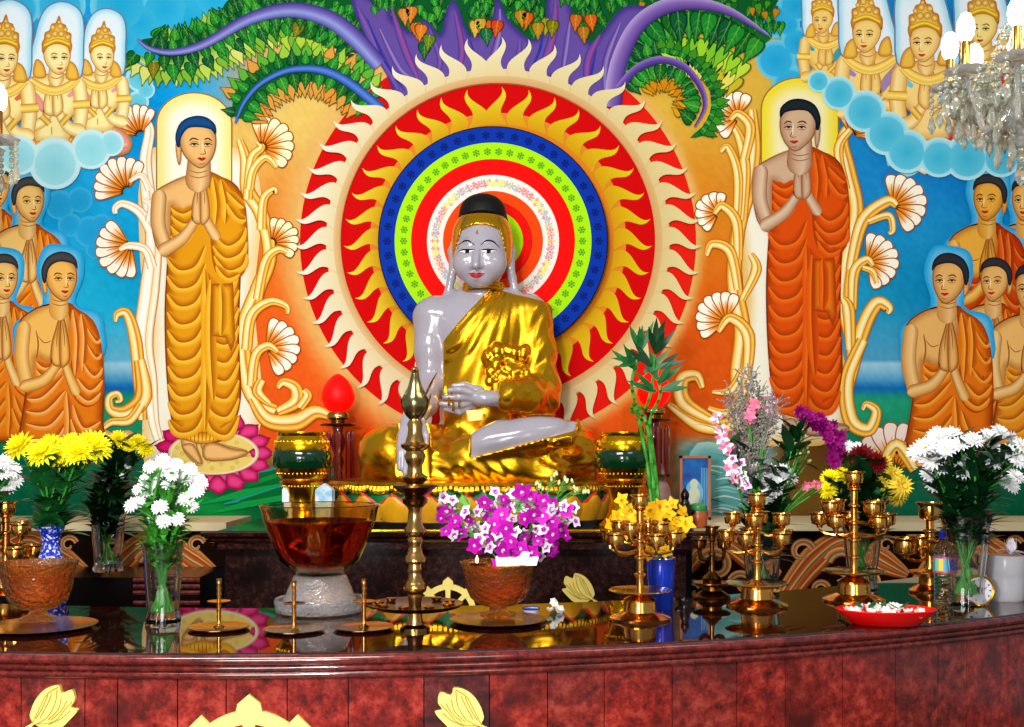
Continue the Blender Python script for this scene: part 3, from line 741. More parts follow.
monk(1026, 199, .95, -1, SK1, (206, 60, 10), hair=(52, 52, 56), z0=.0085); monk(988, 198, .98, -1, (232, 168, 60), (204, 62, 8), hair=(52, 52, 56), z0=.009); monk(1090, 230, 1., -1, SK1, OR1, z0=.0088)
monk(994, 280, .92, -1, (230, 176, 100), OR2, hair=(48, 48, 52), z0=.0105, rim=False); monk(1030, 288, 1., -1, (232, 180, 100), (226, 140, 30), hair=(48, 48, 52), z0=.0112, rim=False); monk(1088, 300, 1., -1, SK1, OR1, z0=.0105)
monk(948, 279, 1.06, -1, (226, 172, 96), (222, 110, 14), hair=(44, 46, 52), z0=.013, lite=(240, 170, 60))

def deity(x, y, s, t, skin=(250, 234, 158), sash=(240, 150, 160), skirt=(230, 150, 40), z0=.009, halo=True):
    global pen
    pen = Pen(); pen.set(x, y, s, 1. if t >= 0 else -1.)
    E = (196, 130, 50); G = (236, 186, 70); GD = (186, 116, 30)
    if halo:
        H = [(-27, 24), (-21, -18), (-13, -42), (0, -51), (14, -49), (24, -38), (25, -12), (19, 24)]
        pen.fill(H, (226, 240, 244), edge=(150, 214, 232), ew=7, spl=4); pen.outline(H, 1.3, (110, 120, 150), 4)
    if skirt: pen.fill([(-30, 78), (-18, 74), (12, 74), (26, 82), (32, 94), (22, 106), (-26, 108), (-38, 96)], skirt, edge=GD, ew=6, spl=4)
    for q in ((80, 88, 96) if skirt else ()): pen.line([(-20-(q-80), q), (-4, q+2), (14+(q-80)*.8, q-2)], 3.2, (244, 214, 70)); pen.line([(-20-(q-80), q+4), (-4, q+6), (14+(q-80)*.8, q+2)], 1.4, (200, 40, 20))
    if skirt: pen.fill([(-8, 84), (2, 84), (6, 108), (-6, 108)], (244, 236, 220), edge=(220, 180, 120), ew=3, spl=2)
    tor = [(-36, 30), (-26, 21), (-10, 17), (10, 17), (20, 22), (24, 34), (18, 52), (10, 62), (11, 80), (-20, 80), (-21, 62), (-32, 52)]
    pen.fill(tor, skin, edge=mix(skin, E, .55), ew=8, spl=3); pen.outline(tor, 1.2, E, 3)
    pen.stroke([(-32, 24), (-20, 40), (-6, 58)], [4, 9, 6], [(-1, mix(sash, E, .4)), (0, sash), (1, mix(sash, E, .3))]); pen.stroke([(10, 38), (22, 30)], [3, 8], sash)
    pen.line([(-18, 50), (-6, 54), (0, 46)], 1., E); pen.line([(-5, 66), (-5, 74)], 1., E)
    bar([(-31, 32), (-30, 50), (-26, 64)], [13, 13, 11], skin, E); bar([(-26, 66), (-14, 62), (-6, 50)], [12, 10, 8], skin, E)
    bar([(21, 28), (23, 48), (21, 66)], [14, 14, 13], skin, E); bar([(20, 70), (10, 66), (0, 50)], [14, 11, 8], skin, E)
    for (a, c) in (((-38, 44), (-24, 46)), ((15, 46), (31, 45))):
        pen.stroke([a, c], 8, [(-1, GD), (-.6, G), (0, (250, 226, 110)), (.6, G), (1, GD)], 2)
    for (a, c) in (((-15, 56), (-7, 64)), ((4, 64), (11, 56))): pen.stroke([a, c], 6, [(-1, GD), (0, (246, 214, 90)), (1, GD)], 2)
    hands(skin, E, -3, 16, .72)
    pen.stroke([(-28, 21), (-14, 30), (-2, 33), (10, 29), (20, 21)], [6, 9, 9, 9, 6], [(-1, GD), (-.7, G), (-.2, (252, 226, 120)), (.3, G), (.7, (250, 220, 110)), (1, GD)])
    bar([(-1, 10), (-1, 21)], [13, 15], mix(skin, E, .1), E); pen.line([(-7, 19), (-1, 21), (6, 19)], 1., E)
    for (a, c) in ((-16, 15), (15, 17)): pen.fill([(a-4, c-12), (a+3, c-8), (a+6, c+4), (a-2, c+6), (a-7, c+2)], G, edge=GD, ew=3, spl=3, grid=2)
    fc = [(-12, -7), (-6, -13), (5, -13), (12, -7), (12, 4), (9, 12), (3, 17), (-2, 16), (-8, 10), (-12, 2)]
    pen.fill(fc, skin, edge=mix(skin, E, .45), ew=5, spl=4); pen.outline(fc, 1., E, 4)
    cr = [(-13, -3), (-14, -12), (-12, -16), (-11, -22), (-7, -24), (-5, -30), (-1, -31), (2, -38), (4, -31), (8, -29), (9, -23), (13, -21), (13, -14), (14, -9), (12, -3), (10, -9), (0, -12), (-9, -9)]
    pen.fill(cr, G, edge=GD, ew=4, spl=3); pen.outline(cr, 1., GD, 3)
    pen.stroke([(-12, -10), (0, -15), (12, -11)], 3.4, [(-1, GD), (0, (250, 226, 60)), (1, GD)])
    for (a, c, r) in [(-8, -19, 3), (-2, -21, 3.2), (4, -21, 3.2), (10, -18, 3), (-4, -27, 2.8), (3, -28, 3), (8, -25, 2.2), (2, -32, 1.8)]: pen.disc((a, c), 0, r, (250, 226, 120), (190, 116, 30), 12)
    face(x, y, s*.8, t*.7, skin, E, (130, 76, 30), (190, 60, 40))
    fig('praying_deity', z0)
deity(103, 57, .93, 1, z0=.009, skirt=(240, 150, 160)); deity(58, 57, 1.06, 1, z0=.011); deity(5, 58, 1.12, 1, (250, 230, 150), (214, 110, 60), None, z0=.0119); deity(-56, 64, 1.2, 1, skirt=None, z0=.0095)
deity(822, 20, .82, -1, (240, 204, 110), (30, 160, 180), None, z0=.009); deity(866, 34, 1.12, -1, (244, 208, 120), (150, 130, 190), None, z0=.0105)
deity(982, 28, 1.15, -1, (246, 220, 130), (200, 40, 30), (206, 50, 30), z0=.0105); deity(924, 42, 1.2, -1, (246, 212, 128), (110, 190, 210), (200, 40, 40), z0=.0119); deity(1046, 36, 1.2, -1, z0=.0115)

for fb in ([(112, 144, 13), (92, 150, 20), (56, 164, 26), (20, 156, 20), (-14, 160, 24)], [(818, 82, 11), (838, 94, 17), (864, 112, 21), (886, 134, 22), (906, 152, 22), (938, 158, 20), (966, 158, 23), (1000, 158, 20), (1034, 160, 24)]):
    pen = Pen(); pen.set()
    bank(fb, (214, 242, 240), (130, 210, 222)) if fb[0][0] < 500 else bank(fb, (190, 234, 236), (40, 170, 206))
    pen.build('cloud_bank', mural, .0123)
def standing(dx, dyh, dyb, t, skin, robe, lite, hair, feet, z0):
    global pen, ROBE
    ROBE = robe; pen = Pen(); pen.set(dx, dyb)
    E = mix(skin, (110, 50, 16), .7); RD = mix(robe, (130, 40, 0), .62); RL = lite
    if feet:
        bar([(189, 432), (191, 448), (200, 462)], [18, 15, 8], skin, E); bar([(211, 432), (212, 448), (245, 453)], [16, 17, 7], skin, E)
        pen.fill([(204, 446), (214, 442), (232, 448), (246, 450), (248, 454), (232, 460), (206, 460)], skin, edge=E, ew=4, spl=3); pen.fill([(182, 446), (194, 444), (203, 462), (199, 464), (190, 456)], skin, edge=E, ew=3, spl=3)
    low = [(204, 176), (184, 182), (174, 190), (170, 214), (170, 238), (168, 270), (166, 310), (167, 360), (171, 410), (177, 432), (182, 438), (205, 443), (228, 438), (233, 428), (241, 396), (239, 340), (241, 270), (246, 240), (246, 210), (238, 188), (222, 178)]
    pen.fill(low, robe, edge=RD, ew=12, spl=3); pen.outline(low, 1.5, mix(RD, (80, 10, 0), .4), 3)
    pen.stroke([(178, 430), (192, 436), (206, 438), (220, 434), (232, 426)], 12, [(-1, RD), (-.5, robe), (.3, RL), (1, RD)])
    for k in range(14): pen.line([(180+k*3.9, 427+4*sin(k*.24)), (180+k*3.8, 440+2*sin(k*.24))], .9, RD)
    L = []
    for k in range(10):
        y = 258+k*18; L.append([(168+.2*k, y), (180, y+12), (196, y+8), (206, y-12)])
        if k: L.append([(207, y-4), (214, y+10), (228, y+14), (239, y-4)])
    L += [[(206, 270), (208, 340), (206, 430)], [(212, 280), (211, 340), (214, 400)]]
    folds(L, RD, RL, 2.4)
    # torso
    tor = [(190, 176), (170, 184), (156, 194), (152, 215), (157, 244), (168, 258), (180, 252), (178, 260), (212, 264), (236, 258), (246, 240), (247, 210), (240, 190), (226, 180), (212, 176)]
    sk = [(190, 175), (170, 183), (156, 194), (152, 215), (157, 246), (168, 258), (171, 240), (172, 206), (182, 214), (200, 206), (206, 190), (208, 175)]
    pen.fill(sk, skin, edge=mix(skin, E, .5), ew=8, spl=3); pen.line([(190, 176), (170, 184), (156, 194), (152, 215), (157, 246), (168, 258)], 1.4, E)
    folds([[(172, 208), (184, 214), (198, 206)], [(172, 216), (186, 224), (198, 216)], [(172, 226), (184, 234), (198, 222)], [(172, 236), (182, 242), (194, 234)]], RD, RL, 2.)
    slv = [(208, 174), (222, 178), (236, 188), (245, 205), (248, 240), (247, 266), (238, 279), (226, 281), (216, 270), (212, 240), (214, 204)]
    pen.fill(slv, robe, edge=RD, ew=8, spl=3); pen.outline(slv, 1.4, RD, 3)
    folds([[(214, 178), (218, 204), (216, 226)], [(222, 180), (227, 204), (226, 224)], [(228, 192), (238, 202), (245, 208)], [(228, 204), (238, 218), (247, 220)], [(216, 236), (228, 246), (240, 240), (246, 228)], [(214, 246), (226, 258), (240, 254), (247, 242)], [(215, 256), (228, 270), (242, 266), (247, 254)], [(217, 266), (228, 278), (240, 274)]], RD, RL, 2.2)
    fall = [(212, 284), (234, 284), (236, 340), (232, 352), (226, 338), (212, 336)]
    if feet: pen.fill(fall, mix(robe, (240, 200, 40), .3), edge=RD, ew=6, spl=1); folds([[(222, 284), (223, 310), (222, 336)]], RD, RL)
    bar([(160, 198), (159, 224), (166, 246)], [15, 15, 13], skin, E); bar([(166, 250), (184, 238), (198, 218)], [14, 12, 8], skin, E)
    bar([(216, 236), (210, 226), (205, 216)], [11, 10, 8], skin, E)
    pen.set(dx+202, dyb+171, .96); hands(skin, E)
    pen.set(dx, dyh)
    bar([(200, 158), (199, 180)], [22, 26], mix(skin, E, .1), E)
    for q in (171, 176): pen.line([(190, q), (199, q+2.5), (209, q)], .9, E)
    hx, hy = dx+198, dyh+143
    pen.set(hx, hy, 1.14, 1. if t >= 0 else -1.)
    pen.fill([(-16, -2), (-14, 4), (-14, 16), (-16, 20), (-18, 14), (-19, 2)], skin, edge=E, ew=2, spl=3, grid=2)
    fc = [(-15, -9), (-7, -17), (6, -17), (15, -9), (16, 4), (12, 15), (5, 22), (-1, 21), (-9, 14), (-14, 5)]
    pen.fill(fc, skin, edge=mix(skin, E, .5), ew=6, spl=4); pen.outline(fc, 1.1, E, 4)
    pen.fill([(-18, 3), (-19, -7), (-14, -18), (-3, -23), (8, -22), (16, -15), (16, -6), (12, -11), (2, -13), (-8, -12), (-14, -4), (-15, 4)], hair, edge=mix(hair, (4, 4, 14), .5), ew=3, spl=3)
    face(hx, hy, 1.14, t, skin, E, (70, 40, 20), (170, 40, 30))
    fig('standing_monk', z0)
standing(0, 0, 0, 1, (236, 184, 112), (224, 150, 18), (246, 198, 60), (20, 74, 130), True, .0125)
standing(600, -17, -25, -1, (204, 168, 134), (216, 76, 8), (234, 112, 24), (26, 36, 40), True, .0125)

PART_LABELS = {'sun_rings': 'painted red and cream sun rings', 'bodhi_tree': 'painted tree with purple trunk and heart shaped leaves', 'painted_lotus': 'painted pink lotus under the left standing monk', 'sky_ground': 'painted blue sky and orange ground'}
for o_ in mural.children:
    nm_ = o_.name.split('.')[0]; c_ = sum((Vector(q) for q in o_.bound_box), Vector())/8; sd_ = 'left' if c_.x < 0 else 'right'
    if nm_ in PART_LABELS: o_['label'] = PART_LABELS[nm_]
    elif nm_ == 'standing_monk': o_['label'] = 'painted standing monk in golden robe, left of the sun' if sd_ == 'left' else 'painted standing monk in red orange robe, right of the sun'
    elif nm_ == 'praying_monk': o_['label'] = 'painted praying monk in the %s group' % sd_
    elif nm_ == 'praying_deity': o_['label'] = 'painted crowned figure praying on the %s cloud' % sd_
# ================================================================== setting and altar
M_WALL = mat('wall_plaster', (120, 150, 165), .8)
M_FLOOR = mat('floor_tile', (120, 84, 70), .25, noise=.3, nscale=6)
def granite(name, c1, c2, c3, rough=.12, sc=28., ior=1.5):
    m, nt, b = new_mat(name)
    tc = nt.nodes.new('ShaderNodeTexCoord'); n1 = nt.nodes.new('ShaderNodeTexNoise'); n2 = nt.nodes.new('ShaderNodeTexNoise'); n3 = nt.nodes.new('ShaderNodeTexNoise')
    n1.inputs['Scale'].default_value = sc; n1.inputs['Detail'].default_value = 6; n1.inputs['Roughness'].default_value = .75
    n2.inputs['Scale'].default_value = sc*.22; n2.inputs['Detail'].default_value = 3
    r = nt.nodes.new('ShaderNodeValToRGB'); e = r.color_ramp.elements
    e[0].position = .36; e[0].color = (*lin(c3), 1); e[1].position = .66; e[1].color = (*lin(c2), 1)
    k = r.color_ramp.elements.new(.5); k.color = (*lin(c1), 1)
    mx = nt.nodes.new('ShaderNodeMix'); mx.data_type = 'RGBA'; mx.blend_type = 'MIX'
    r2 = nt.nodes.new('ShaderNodeValToRGB'); r2.color_ramp.elements[0].position = .5; r2.color_ramp.elements[1].position = .72
    nt.links.new(tc.outputs['Object'], n1.inputs['Vector']); nt.links.new(tc.outputs['Object'], n2.inputs['Vector'])
    nt.links.new(n1.outputs['Fac'], r.inputs['Fac']); nt.links.new(n2.outputs['Fac'], r2.inputs['Fac'])
    nt.links.new(r2.outputs['Color'], mx.inputs['Factor']); nt.links.new(r.outputs['Color'], mx.inputs['A']); mx.inputs['B'].default_value = (*lin(c3), 1)
    nt.links.new(mx.outputs['Result'], b.inputs['Base Color'])
    b.inputs['Roughness'].default_value = rough; b.inputs['IOR'].default_value = ior
    return m
M_GRAN = [granite('red_granite', (136, 34, 26), (176, 66, 52), (70, 22, 20)), granite('brown_red_granite', (124, 36, 28), (158, 66, 56), (60, 26, 26)), granite('dark_red_granite', (96, 34, 32), (132, 60, 58), (52, 28, 30))]
M_PLINTH = granite('dark_plinth_granite', (44, 24, 22), (74, 44, 40), (22, 12, 12), .15, 40)
M_TOP = granite('polished_counter_stone', (36, 9, 7), (58, 16, 12), (18, 6, 6), .025, 50, 1.9)
M_RIB = granite('moulding_stone', (96, 26, 20), (130, 48, 40), (60, 16, 14), .1, 50, 1.7)
M_CREAM = mat('cream_board', (224, 206, 160), .5, noise=.1, nscale=5)

def struct(name, mb, m):
    o = mb.build(name, m); o['kind'] = 'structure'; return o
mb = MB(); mb.box((0, 5.36, 2.6), (9.4, .12, 5.2)); struct('wall_back', mb, M_WALL)
mb = MB(); mb.box((0, 2.4, -.05), (9.4, 6.2, .1)); struct('floor', mb, M_FLOOR)

ACX, ACY, AR = -.7, 6.555, 4.1
def arc_pt(R, a): return (ACX+R*sin(a), ACY-R*cos(a))
def sweep(mb, prof, a0, a1, n, closed=True, m=None):
    "profile of (radius offset, z) swept along the counter's arc"
    vs, fs = [], []; k = len(prof)
    for i in range(n+1):
        a = a0+(a1-a0)*i/n
        for (dr, z) in prof: x, y = arc_pt(AR+dr, a); vs.append((x, y, z))
    for i in range(n):
        for j in range(k if closed else k-1):
            j2 = (j+1) % k; fs.append((i*k+j, i*k+j2, (i+1)*k+j2, (i+1)*k+j))
    if closed: fs += [tuple(range(k)), tuple(n*k+j for j in range(k-1, -1, -1))]
    return mb.add(vs, fs, m)
counter = empty('altar_counter', (0, 0, 0), 'long curved red granite altar counter with a polished dark top in the foreground', 'counter')
A0, A1 = -.52, .82
mb = MB(); sweep(mb, [(-.68, 1.0), (-.68, .955), (-.03, .955), (0, .958), (0, .997), (-.003, 1.0)], A0, A1, 90); mb.build('counter_top', M_TOP, counter)
mb = MB()
ribs = [(-.02, .957)]
for zc, r, o in ((.985, .011, 0.004), (.967, .008, .0), (.951, .009, -.004)):
    for k in range(7):
        q = PI/2-PI*k/6; ribs.append((o+r*cos(q)*1.1, zc+r*sin(q)))
ribs += [(-.05, .94), (-.05, .957)]
ribs[0] = (-.02, .998)
sweep(mb, ribs, A0, A1, 90); mb.build('edge_moulding', M_RIB, counter)
step = .138/AR; k = 0; a = A0+.01
rp = random.Random(5)
while a < A1-.02:
    w_ = step*rp.choice([.8, 1., 1.25, .55, 1.1])
    mb = MB(); sweep(mb, [(-.028, .941), (-.045, .941), (-.045, .12), (-.028, .12)], a+.0003, a+w_-.0003, 3)
    mb.build('granite_panel', M_GRAN[rp.choice([0, 0, 0, 1, 1, 2])], counter, smooth=False); a += w_
mb = MB(); sweep(mb, [(-.045, .95), (-.1, .95), (-.1, 0), (-.045, 0)], A0, A1, 60); mb.build('counter_body', M_PLINTH, counter)
mb = MB(); sweep(mb, [(-.02, .12), (-.045, .12), (-.045, 0), (-.02, 0)], A0, A1, 60); mb.build('kick_board', M_PLINTH, counter)

# gilded emblems: a wheel between two leaves
LEAF = [((x-222)/115., -(y-290)/115.) for x, y in [(165, 291), (180, 286), (171, 270), (177, 249), (199, 256), (206, 240), (235, 249), (257, 274), (268, 304), (263, 319), (281, 331), (271, 335), (257, 323), (236, 335), (205, 332), (181, 311)]]
M_ENGRAVE = mat('engraved_line', (190, 150, 50), .5, .2)
def leaf_emblem(parent, loc, W, mx=1, rz=0.):
    mb = MB(); mb.prism([(p[0]*W*mx, p[1]*W) for p in spline(LEAF, 3, True)], -.006, 0.004)
    o = mb.build('leaf_emblem', M_GOLDPAINT, parent, smooth=False, loc=loc); o.rotation_euler = (0, 0, rz)
    mb = MB()
    for q in ([(-.40, .14), (-.28, .02), (-.06, -.22), (.30, -.28)], [(-.12, .36), (-.08, .10), (.08, -.16), (.34, -.30)], [(-.14, .40), (.08, .26), (.22, 0), (.36, -.28)], [(-.02, .28), (.06, .1), (.2, -.16)], [(.05, .26), (.16, .02), (.28, -.18)], [(-.3, .16), (-.2, -.02), (.0, -.2)], [(-.36, -.02), (-.2, -.16), (.04, -.28)], [(-.2, .22), (-.14, .0), (.06, -.2)]):
        mb.tube([(x*W*mx, -.007, z*W) for x, z in spline(q, 4)], W*.009, 5)
    v = mb.build('engraved_vein', M_ENGRAVE, o)
    return o
def wheel_emblem(parent, loc, R, rz=0.):
    o = None; mb = MB(); n = 64; w = R*.16
    vs, fs = [], []
    for k in range(n):
        a = 2*PI*k/n
        for r in (R*.70, R*.88):
            for y in (-.006, .004): vs.append((r*cos(a), y, r*sin(a)))
    for k in range(n):
        i, j = 4*k, 4*((k+1) % n); fs += [(i, i+2, j+2, j), (i+1, j+1, j+3, i+3), (i+2, i+3, j+3, j+2), (i, j, j+1, i+1)]
    mb.add(vs, fs)
    for k in range(8):
        a = PI/2+k*PI/4; ca, sa = cos(a), sin(a)
        if k % 2 == 0: pts = [(.12, -.06), (.70, -.08), (.88, -.17), (.97, -.15), (1.1, 0), (.97, .15), (.88, .17), (.70, .08), (.12, .06)]
        else: pts = [(.12, -.05), (.70, -.07), (.88, -.13), (1.03, -.13), (1.03, .13), (.88, .13), (.70, .07), (.12, .05)]
        mb.prism([(R*(u*ca-v*sa), R*(u*sa+v*ca)) for u, v in pts], -.008, .004)
    mb.prism([(R*.2*cos(2*PI*k/20), R*.2*sin(2*PI*k/20)) for k in range(20)], -.010, .004)
    o = mb.build('wheel_emblem', M_GOLDPAINT, parent, smooth=False, loc=loc); o.rotation_euler = (0, 0, rz); return o
def front_pt(px, py):
    "point on the face of the counter's panels at that bearing"
    lo, hi = 2., 4.
    R = AR-.028
    for _ in range(40):
        Y = (lo+hi)/2; X = (px-PX0)*Y/F_PX
        if math.hypot(X-ACX, Y-ACY) > R: lo = Y
        else: hi = Y
    a = math.atan2(X-ACX, ACY-Y); return (X, Y-.004, EYE-(py-PY0)*Y/F_PX), a
for px, py, kind in ((53, 708, 'L'), (250, 776, 'W'), (462, 710, 'R')):
    p, a = front_pt(px, py)
    if kind == 'W': wheel_emblem(counter, p, .17, a)
    else: leaf_emblem(counter, p, .125, 1 if kind == 'R' else -1, a)

# rear tier
ZR = 1.125
plinth = empty('altar_plinth', (0, 0, 0), 'dark granite plinth under the seated statue with moulded top edge and gilt emblems', 'plinth')
mb = MB(); mb.box((-.226, 4.81, .525), (1.844, .82, 1.05)); mb.build('plinth_body', M_PLINTH, plinth, smooth=False)
mb = MB(); X0, X1 = -1.228, .776
prof = [(4.40, ZR-.074), (4.38, ZR-.07), (4.365, ZR-.06), (4.375, ZR-.05), (4.35, ZR-.045), (4.34, ZR-.036), (4.355, ZR-.027), (4.33, ZR-.02), (4.325, ZR-.006), (4.335, ZR)]
vs = [(X0+max(0, (y-4.325))*.9, y, z) for y, z in prof]+[(X1-max(0, (y-4.325))*.9, y, z) for y, z in prof]; k = len(prof)
mb.add(vs, [(i, i+1, k+i+1, k+i) for i in range(k-1)])
mb.box(((X0+X1)/2, 4.79, ZR-.037), (X1-X0-.12, .86, .0735))
mb.build('top_moulding', granite('plinth_moulding', (52, 22, 18), (84, 44, 38), (26, 12, 10), .1, 40, 1.7), plinth, smooth=False)
mb = MB(); mb.box((-.2, 4.342, ZR+.003), (1.5, .012, .006)); mb.build('gilt_line', M_GOLD, plinth, smooth=False)
for px, py, kind in ((448, 612, 'W'), (580, 589, 'R'), (318, 589, 'L')):
    p = at(px, py, 4.398)
    if kind == 'W': wheel_emblem(plinth, p, .128)
    else: leaf_emblem(plinth, p, .146, 1 if kind == 'R' else -1)

M_PAINTW = M_PAINT
def waves(name, parent, x0, x1, Yp, y0=528, y1=640):
    global pen
    pen = Pen(); pen.raw([(x0, y0), (x1, y0), (x1, y1), (x0, y1)], [(22, 8, 4)]*4, [(0, 1, 2, 3)])
    rw = random.Random(int(x0)+9)
    def ribbon(path, w):
        pen.stroke(path, w, [(-1, (40, 14, 4)), (-.9, (214, 140, 70)), (-.62, (176, 76, 24)), (-.52, (226, 176, 110)), (-.42, (150, 60, 18)), (-.1, (190, 96, 40)), (-.02, (230, 186, 120)), (.08, (30, 90, 66)), (.2, (196, 100, 40)), (.5, (150, 60, 16)), (.6, (226, 176, 110)), (.7, (176, 80, 26)), (.94, (120, 50, 16)), (1, (40, 14, 4))], 7)
    def swirl(cx, cy, r, d=1, w=8):
        pth = [(cx+r*(1-t*.72)*cos(a)*d, cy+r*(1-t*.72)*sin(a)) for t, a in [(k/14, -PI*.9+k*.42) for k in range(15)]]
        pen.stroke(pth, [w, w*.9, w*.7, w*.3], [(-1, (50, 18, 4)), (-.75, (226, 170, 100)), (-.2, (190, 90, 40)), (.15, (50, 100, 76)), (.35, (220, 160, 96)), (1, (90, 36, 10))], 4)
    x = x0-20; k = 0
    while x < x1+30:
        ribbon([(x-14, 596), (x+14, 560), (x+46, 540), (x+84, 562), (x+108, 575)], [22, 30, 20, 26, 8])
        swirl(x+44, 566, 17, 1, 11); swirl(x+2, 552, 12, -1, 8); swirl(x+86, 545, 9, -1, 6); swirl(x+70, 584, 12, 1, 8); swirl(x+20, 590, 9, -1, 7)
        x += 128; k += 1
    # keep the painting inside its board
    for i, p in enumerate(pen.v): pen.v[i] = (min(max(p[0], x0), x1), min(max(p[1], y0), y1), p[2])
    global YW
    keep = YW; YW = Yp; o = pen.build(name, parent, 0.); YW = keep; return o
for nm, xa, xb, lab in (('l', -3.9, -1.235, 'left'), ('r', .785, 3.9, 'right')):
    sh = empty('back_shelf', ((xa+xb)/2, 4.76, 0), 'cream topped back shelf with wave painted front, %s of the plinth' % lab, 'shelf')
    sx = (xa+xb)/2
    mb = MB(); mb.box((0, .22, 1.112), (xb-xa, .46, .036)); mb.build('cream_top', M_CREAM, sh, smooth=False)
    mb = MB(); mb.box((0, .245, .545), (xb-xa, .4, 1.09)); mb.build('shelf_body', M_BLACK, sh, smooth=False)
    o = waves('wave_panel', sh, PX0+xa*F_PX/4.8, PX0+xb*F_PX/4.8, 4.8); o.matrix_parent_inverse = Matrix.Translation((-sx, -4.76, 0))
mb = MB(); mb.box((-2.24, 4.555, .47), (2.0, .39, .94)); 
mb.m = 1
for z in (.93, .905, .88, .84): mb.tube([(-1.5, 4.362, z), (-1.236, 4.362, z)], .009, 6)
o = mb.build('side_step', [M_BLACK, M_RIB], None, smooth=False); tag(o, 'low black side step left of the plinth with dark red moulded front', 'step')

# lotus throne
TX, TY, TRX, TRY = -.185, 4.86, .60, .36
throne = empty('lotus_throne', (TX, TY, ZR), 'lotus petal throne carrying the statue, orange petals with red tips over green ones', 'throne')
M_PET = mat('golden_petal', (232, 166, 24), .35, noise=.25, nscale=14); M_PETR = mat('petal_red_edge', (198, 44, 14), .4); M_PETG = mat('green_petal', (6, 122, 62), .4, noise=.2, nscale=14)
mb = MB(); mb.lathe([(1.03, 0), (1.03, .02), (.99, .022)], 64, sx=TRX, sy=TRY); mb.build('base_band', M_BLACK, throne)
mb = MB(); mb.lathe([(.9, .02), (.92, .08), (.95, .13), (.97, .155), (.9, .16), (0.001, .16)], 64, sx=TRX, sy=TRY); mb.build('throne_core', M_PETG, throne)
def lotus_petal(a, z, L, W, out, mats, name, tilt):
    nx, ny = cos(a)/TRX, sin(a)/TRY; l = math.hypot(nx, ny); nx, ny = nx/l, ny/l
    bx, by = TRX*out*cos(a), TRY*out*sin(a); tx, ty = -ny, nx
    mb = MB(); n = 8; vs, fs, ms = [], [], []
    for i in range(n+1):
        t = i/n; w = W*.5*((.86+.24*sin(PI*min(1, t*1.2)))*(1-t**3.2)**1.0) if i < n else .001
        h = L*t; o = .012+tilt*sin(t*PI*.62)+.012*t*t
        for j in range(7):
            u = (j-3)/3; d = o-.028*u*u*(1-t*.5)
            vs.append((bx+nx*d+tx*w*u, by+ny*d+ty*w*u, z+h))
    for i in range(n):
        for j in range(6):
            q = i*7+j; fs.append((q, q+1, q+8, q+7)); ms.append(1 if (i >= n-1 or (i >= 5 and j in (0, 5))) else 0)
    o_ = len(mb.v); mb.v += vs; mb.f += fs; mb.mi += ms
    return mb.build(name, mats, throne)
N = 24
for k in range(N): lotus_petal(2*PI*(k+.5)/N, .03, .132, .19, .965, [M_PETG, M_PETG], 'green_petal', .01)
for k in range(N): lotus_petal(2*PI*k/N, .02, .122, .172, .985, [M_PET, M_PETR], 'petal', .024)
# gilded lace rim
mb = MB(); n = 180
mb.lathe([(.93, .158), (1.02, .158), (1.05, .172), (1.03, .185), (.9, .192), (0.001, .192)], 72, sx=TRX, sy=TRY)
for k in range(n):
    a = 2*PI*k/n; rr = .012+.008*abs(sin(k*PI/6))
    mb.ball((TRX*1.035*cos(a), TRY*1.035*sin(a), .162-.01*abs(sin(k*PI/6))), (rr, rr, rr*1.1), 6, 4)
mb.build('gilded_rim', mat('gilded_lace', (206, 150, 30), .3, 1., noise=.5, nscale=60), throne)

# halo disc
HY = 5.2; hc = at(493, 241, HY); hs = HY/F_PX
halo = empty('halo_disc', hc, 'round halo disc of coloured rings standing behind the statue head', 'halo')
HM = {n: mat('halo_'+n, c, .6, spec=.05) for n, c in dict(blue=(4, 50, 160), navy=(4, 24, 104), green=(166, 228, 10), leafdot=(84, 160, 30), red=(250, 10, 4), darkred=(214, 24, 10), white=(236, 232, 222), orange=(250, 70, 6), yellow=(232, 226, 90), grey=(184, 182, 190), pink=(240, 130, 136), edge=(24, 16, 40)).items()}
def ring(name, r0, r1, m, y=0., dots=(), rim=None):
    mb = MB(); r0 *= hs; r1 *= hs; n = 96; vs, fs = [], []
    for k in range(n):
        a = 2*PI*k/n; c, s_ = cos(a), sin(a)
        vs += [(r0*c, y, r0*s_), (r1*c, y, r1*s_), (r1*c, y+.016, r1*s_), (r0*c, y+.016, r0*s_)]
    for k in range(n):
        i, j = 4*k, 4*((k+1) % n); fs += [(i, i+1, j+1, j), (i+1, i+2, j+2, j+1), (i+2, i+3, j+3, j+2), (i+3, i, j, j+3)]
    mb.add(vs, fs, 0)
    mats = [HM[m]]
    for di, (rad, N_, size, names, petals) in enumerate(dots):
        for nme in names:
            if HM[nme] not in mats: mats.append(HM[nme])
        for k in range(N_):
            a = 2*PI*k/N_; cx, cz = rad*hs*cos(a), rad*hs*sin(a); mi = mats.index(HM[names[(k//3) % len(names)]])
            for q in range(petals+1):
                ox, oz = (0, 0) if q == petals else (size*hs*.66*cos(2*PI*q/petals+a), size*hs*.66*sin(2*PI*q/petals+a))
                rr = size*hs*(.36 if q == petals else .3)
                mb.add([(cx+ox+rr*cos(t*PI/3), y-.0008-.0006*di-(.0003 if q == petals else 0)-.00004*(k % 2), cz+oz+rr*sin(t*PI/3)) for t in range(6)], [tuple(range(6))], mi)
    return mb.build(name, mats, halo, smooth=False)
ring('blue_ring', 98.5, 114, 'blue', .002, [(106, 46, 4.4, ['navy'], 6)])
ring('rim', 114, 115.2, 'edge', .004)
ring('green_ring', 82, 98.5, 'green', .001, [(89.5, 50, 4., ['leafdot'], 6)])
ring('red_ring', 66, 82, 'red', 0., [(74, 14, 2.5, ['darkred'], 4)])
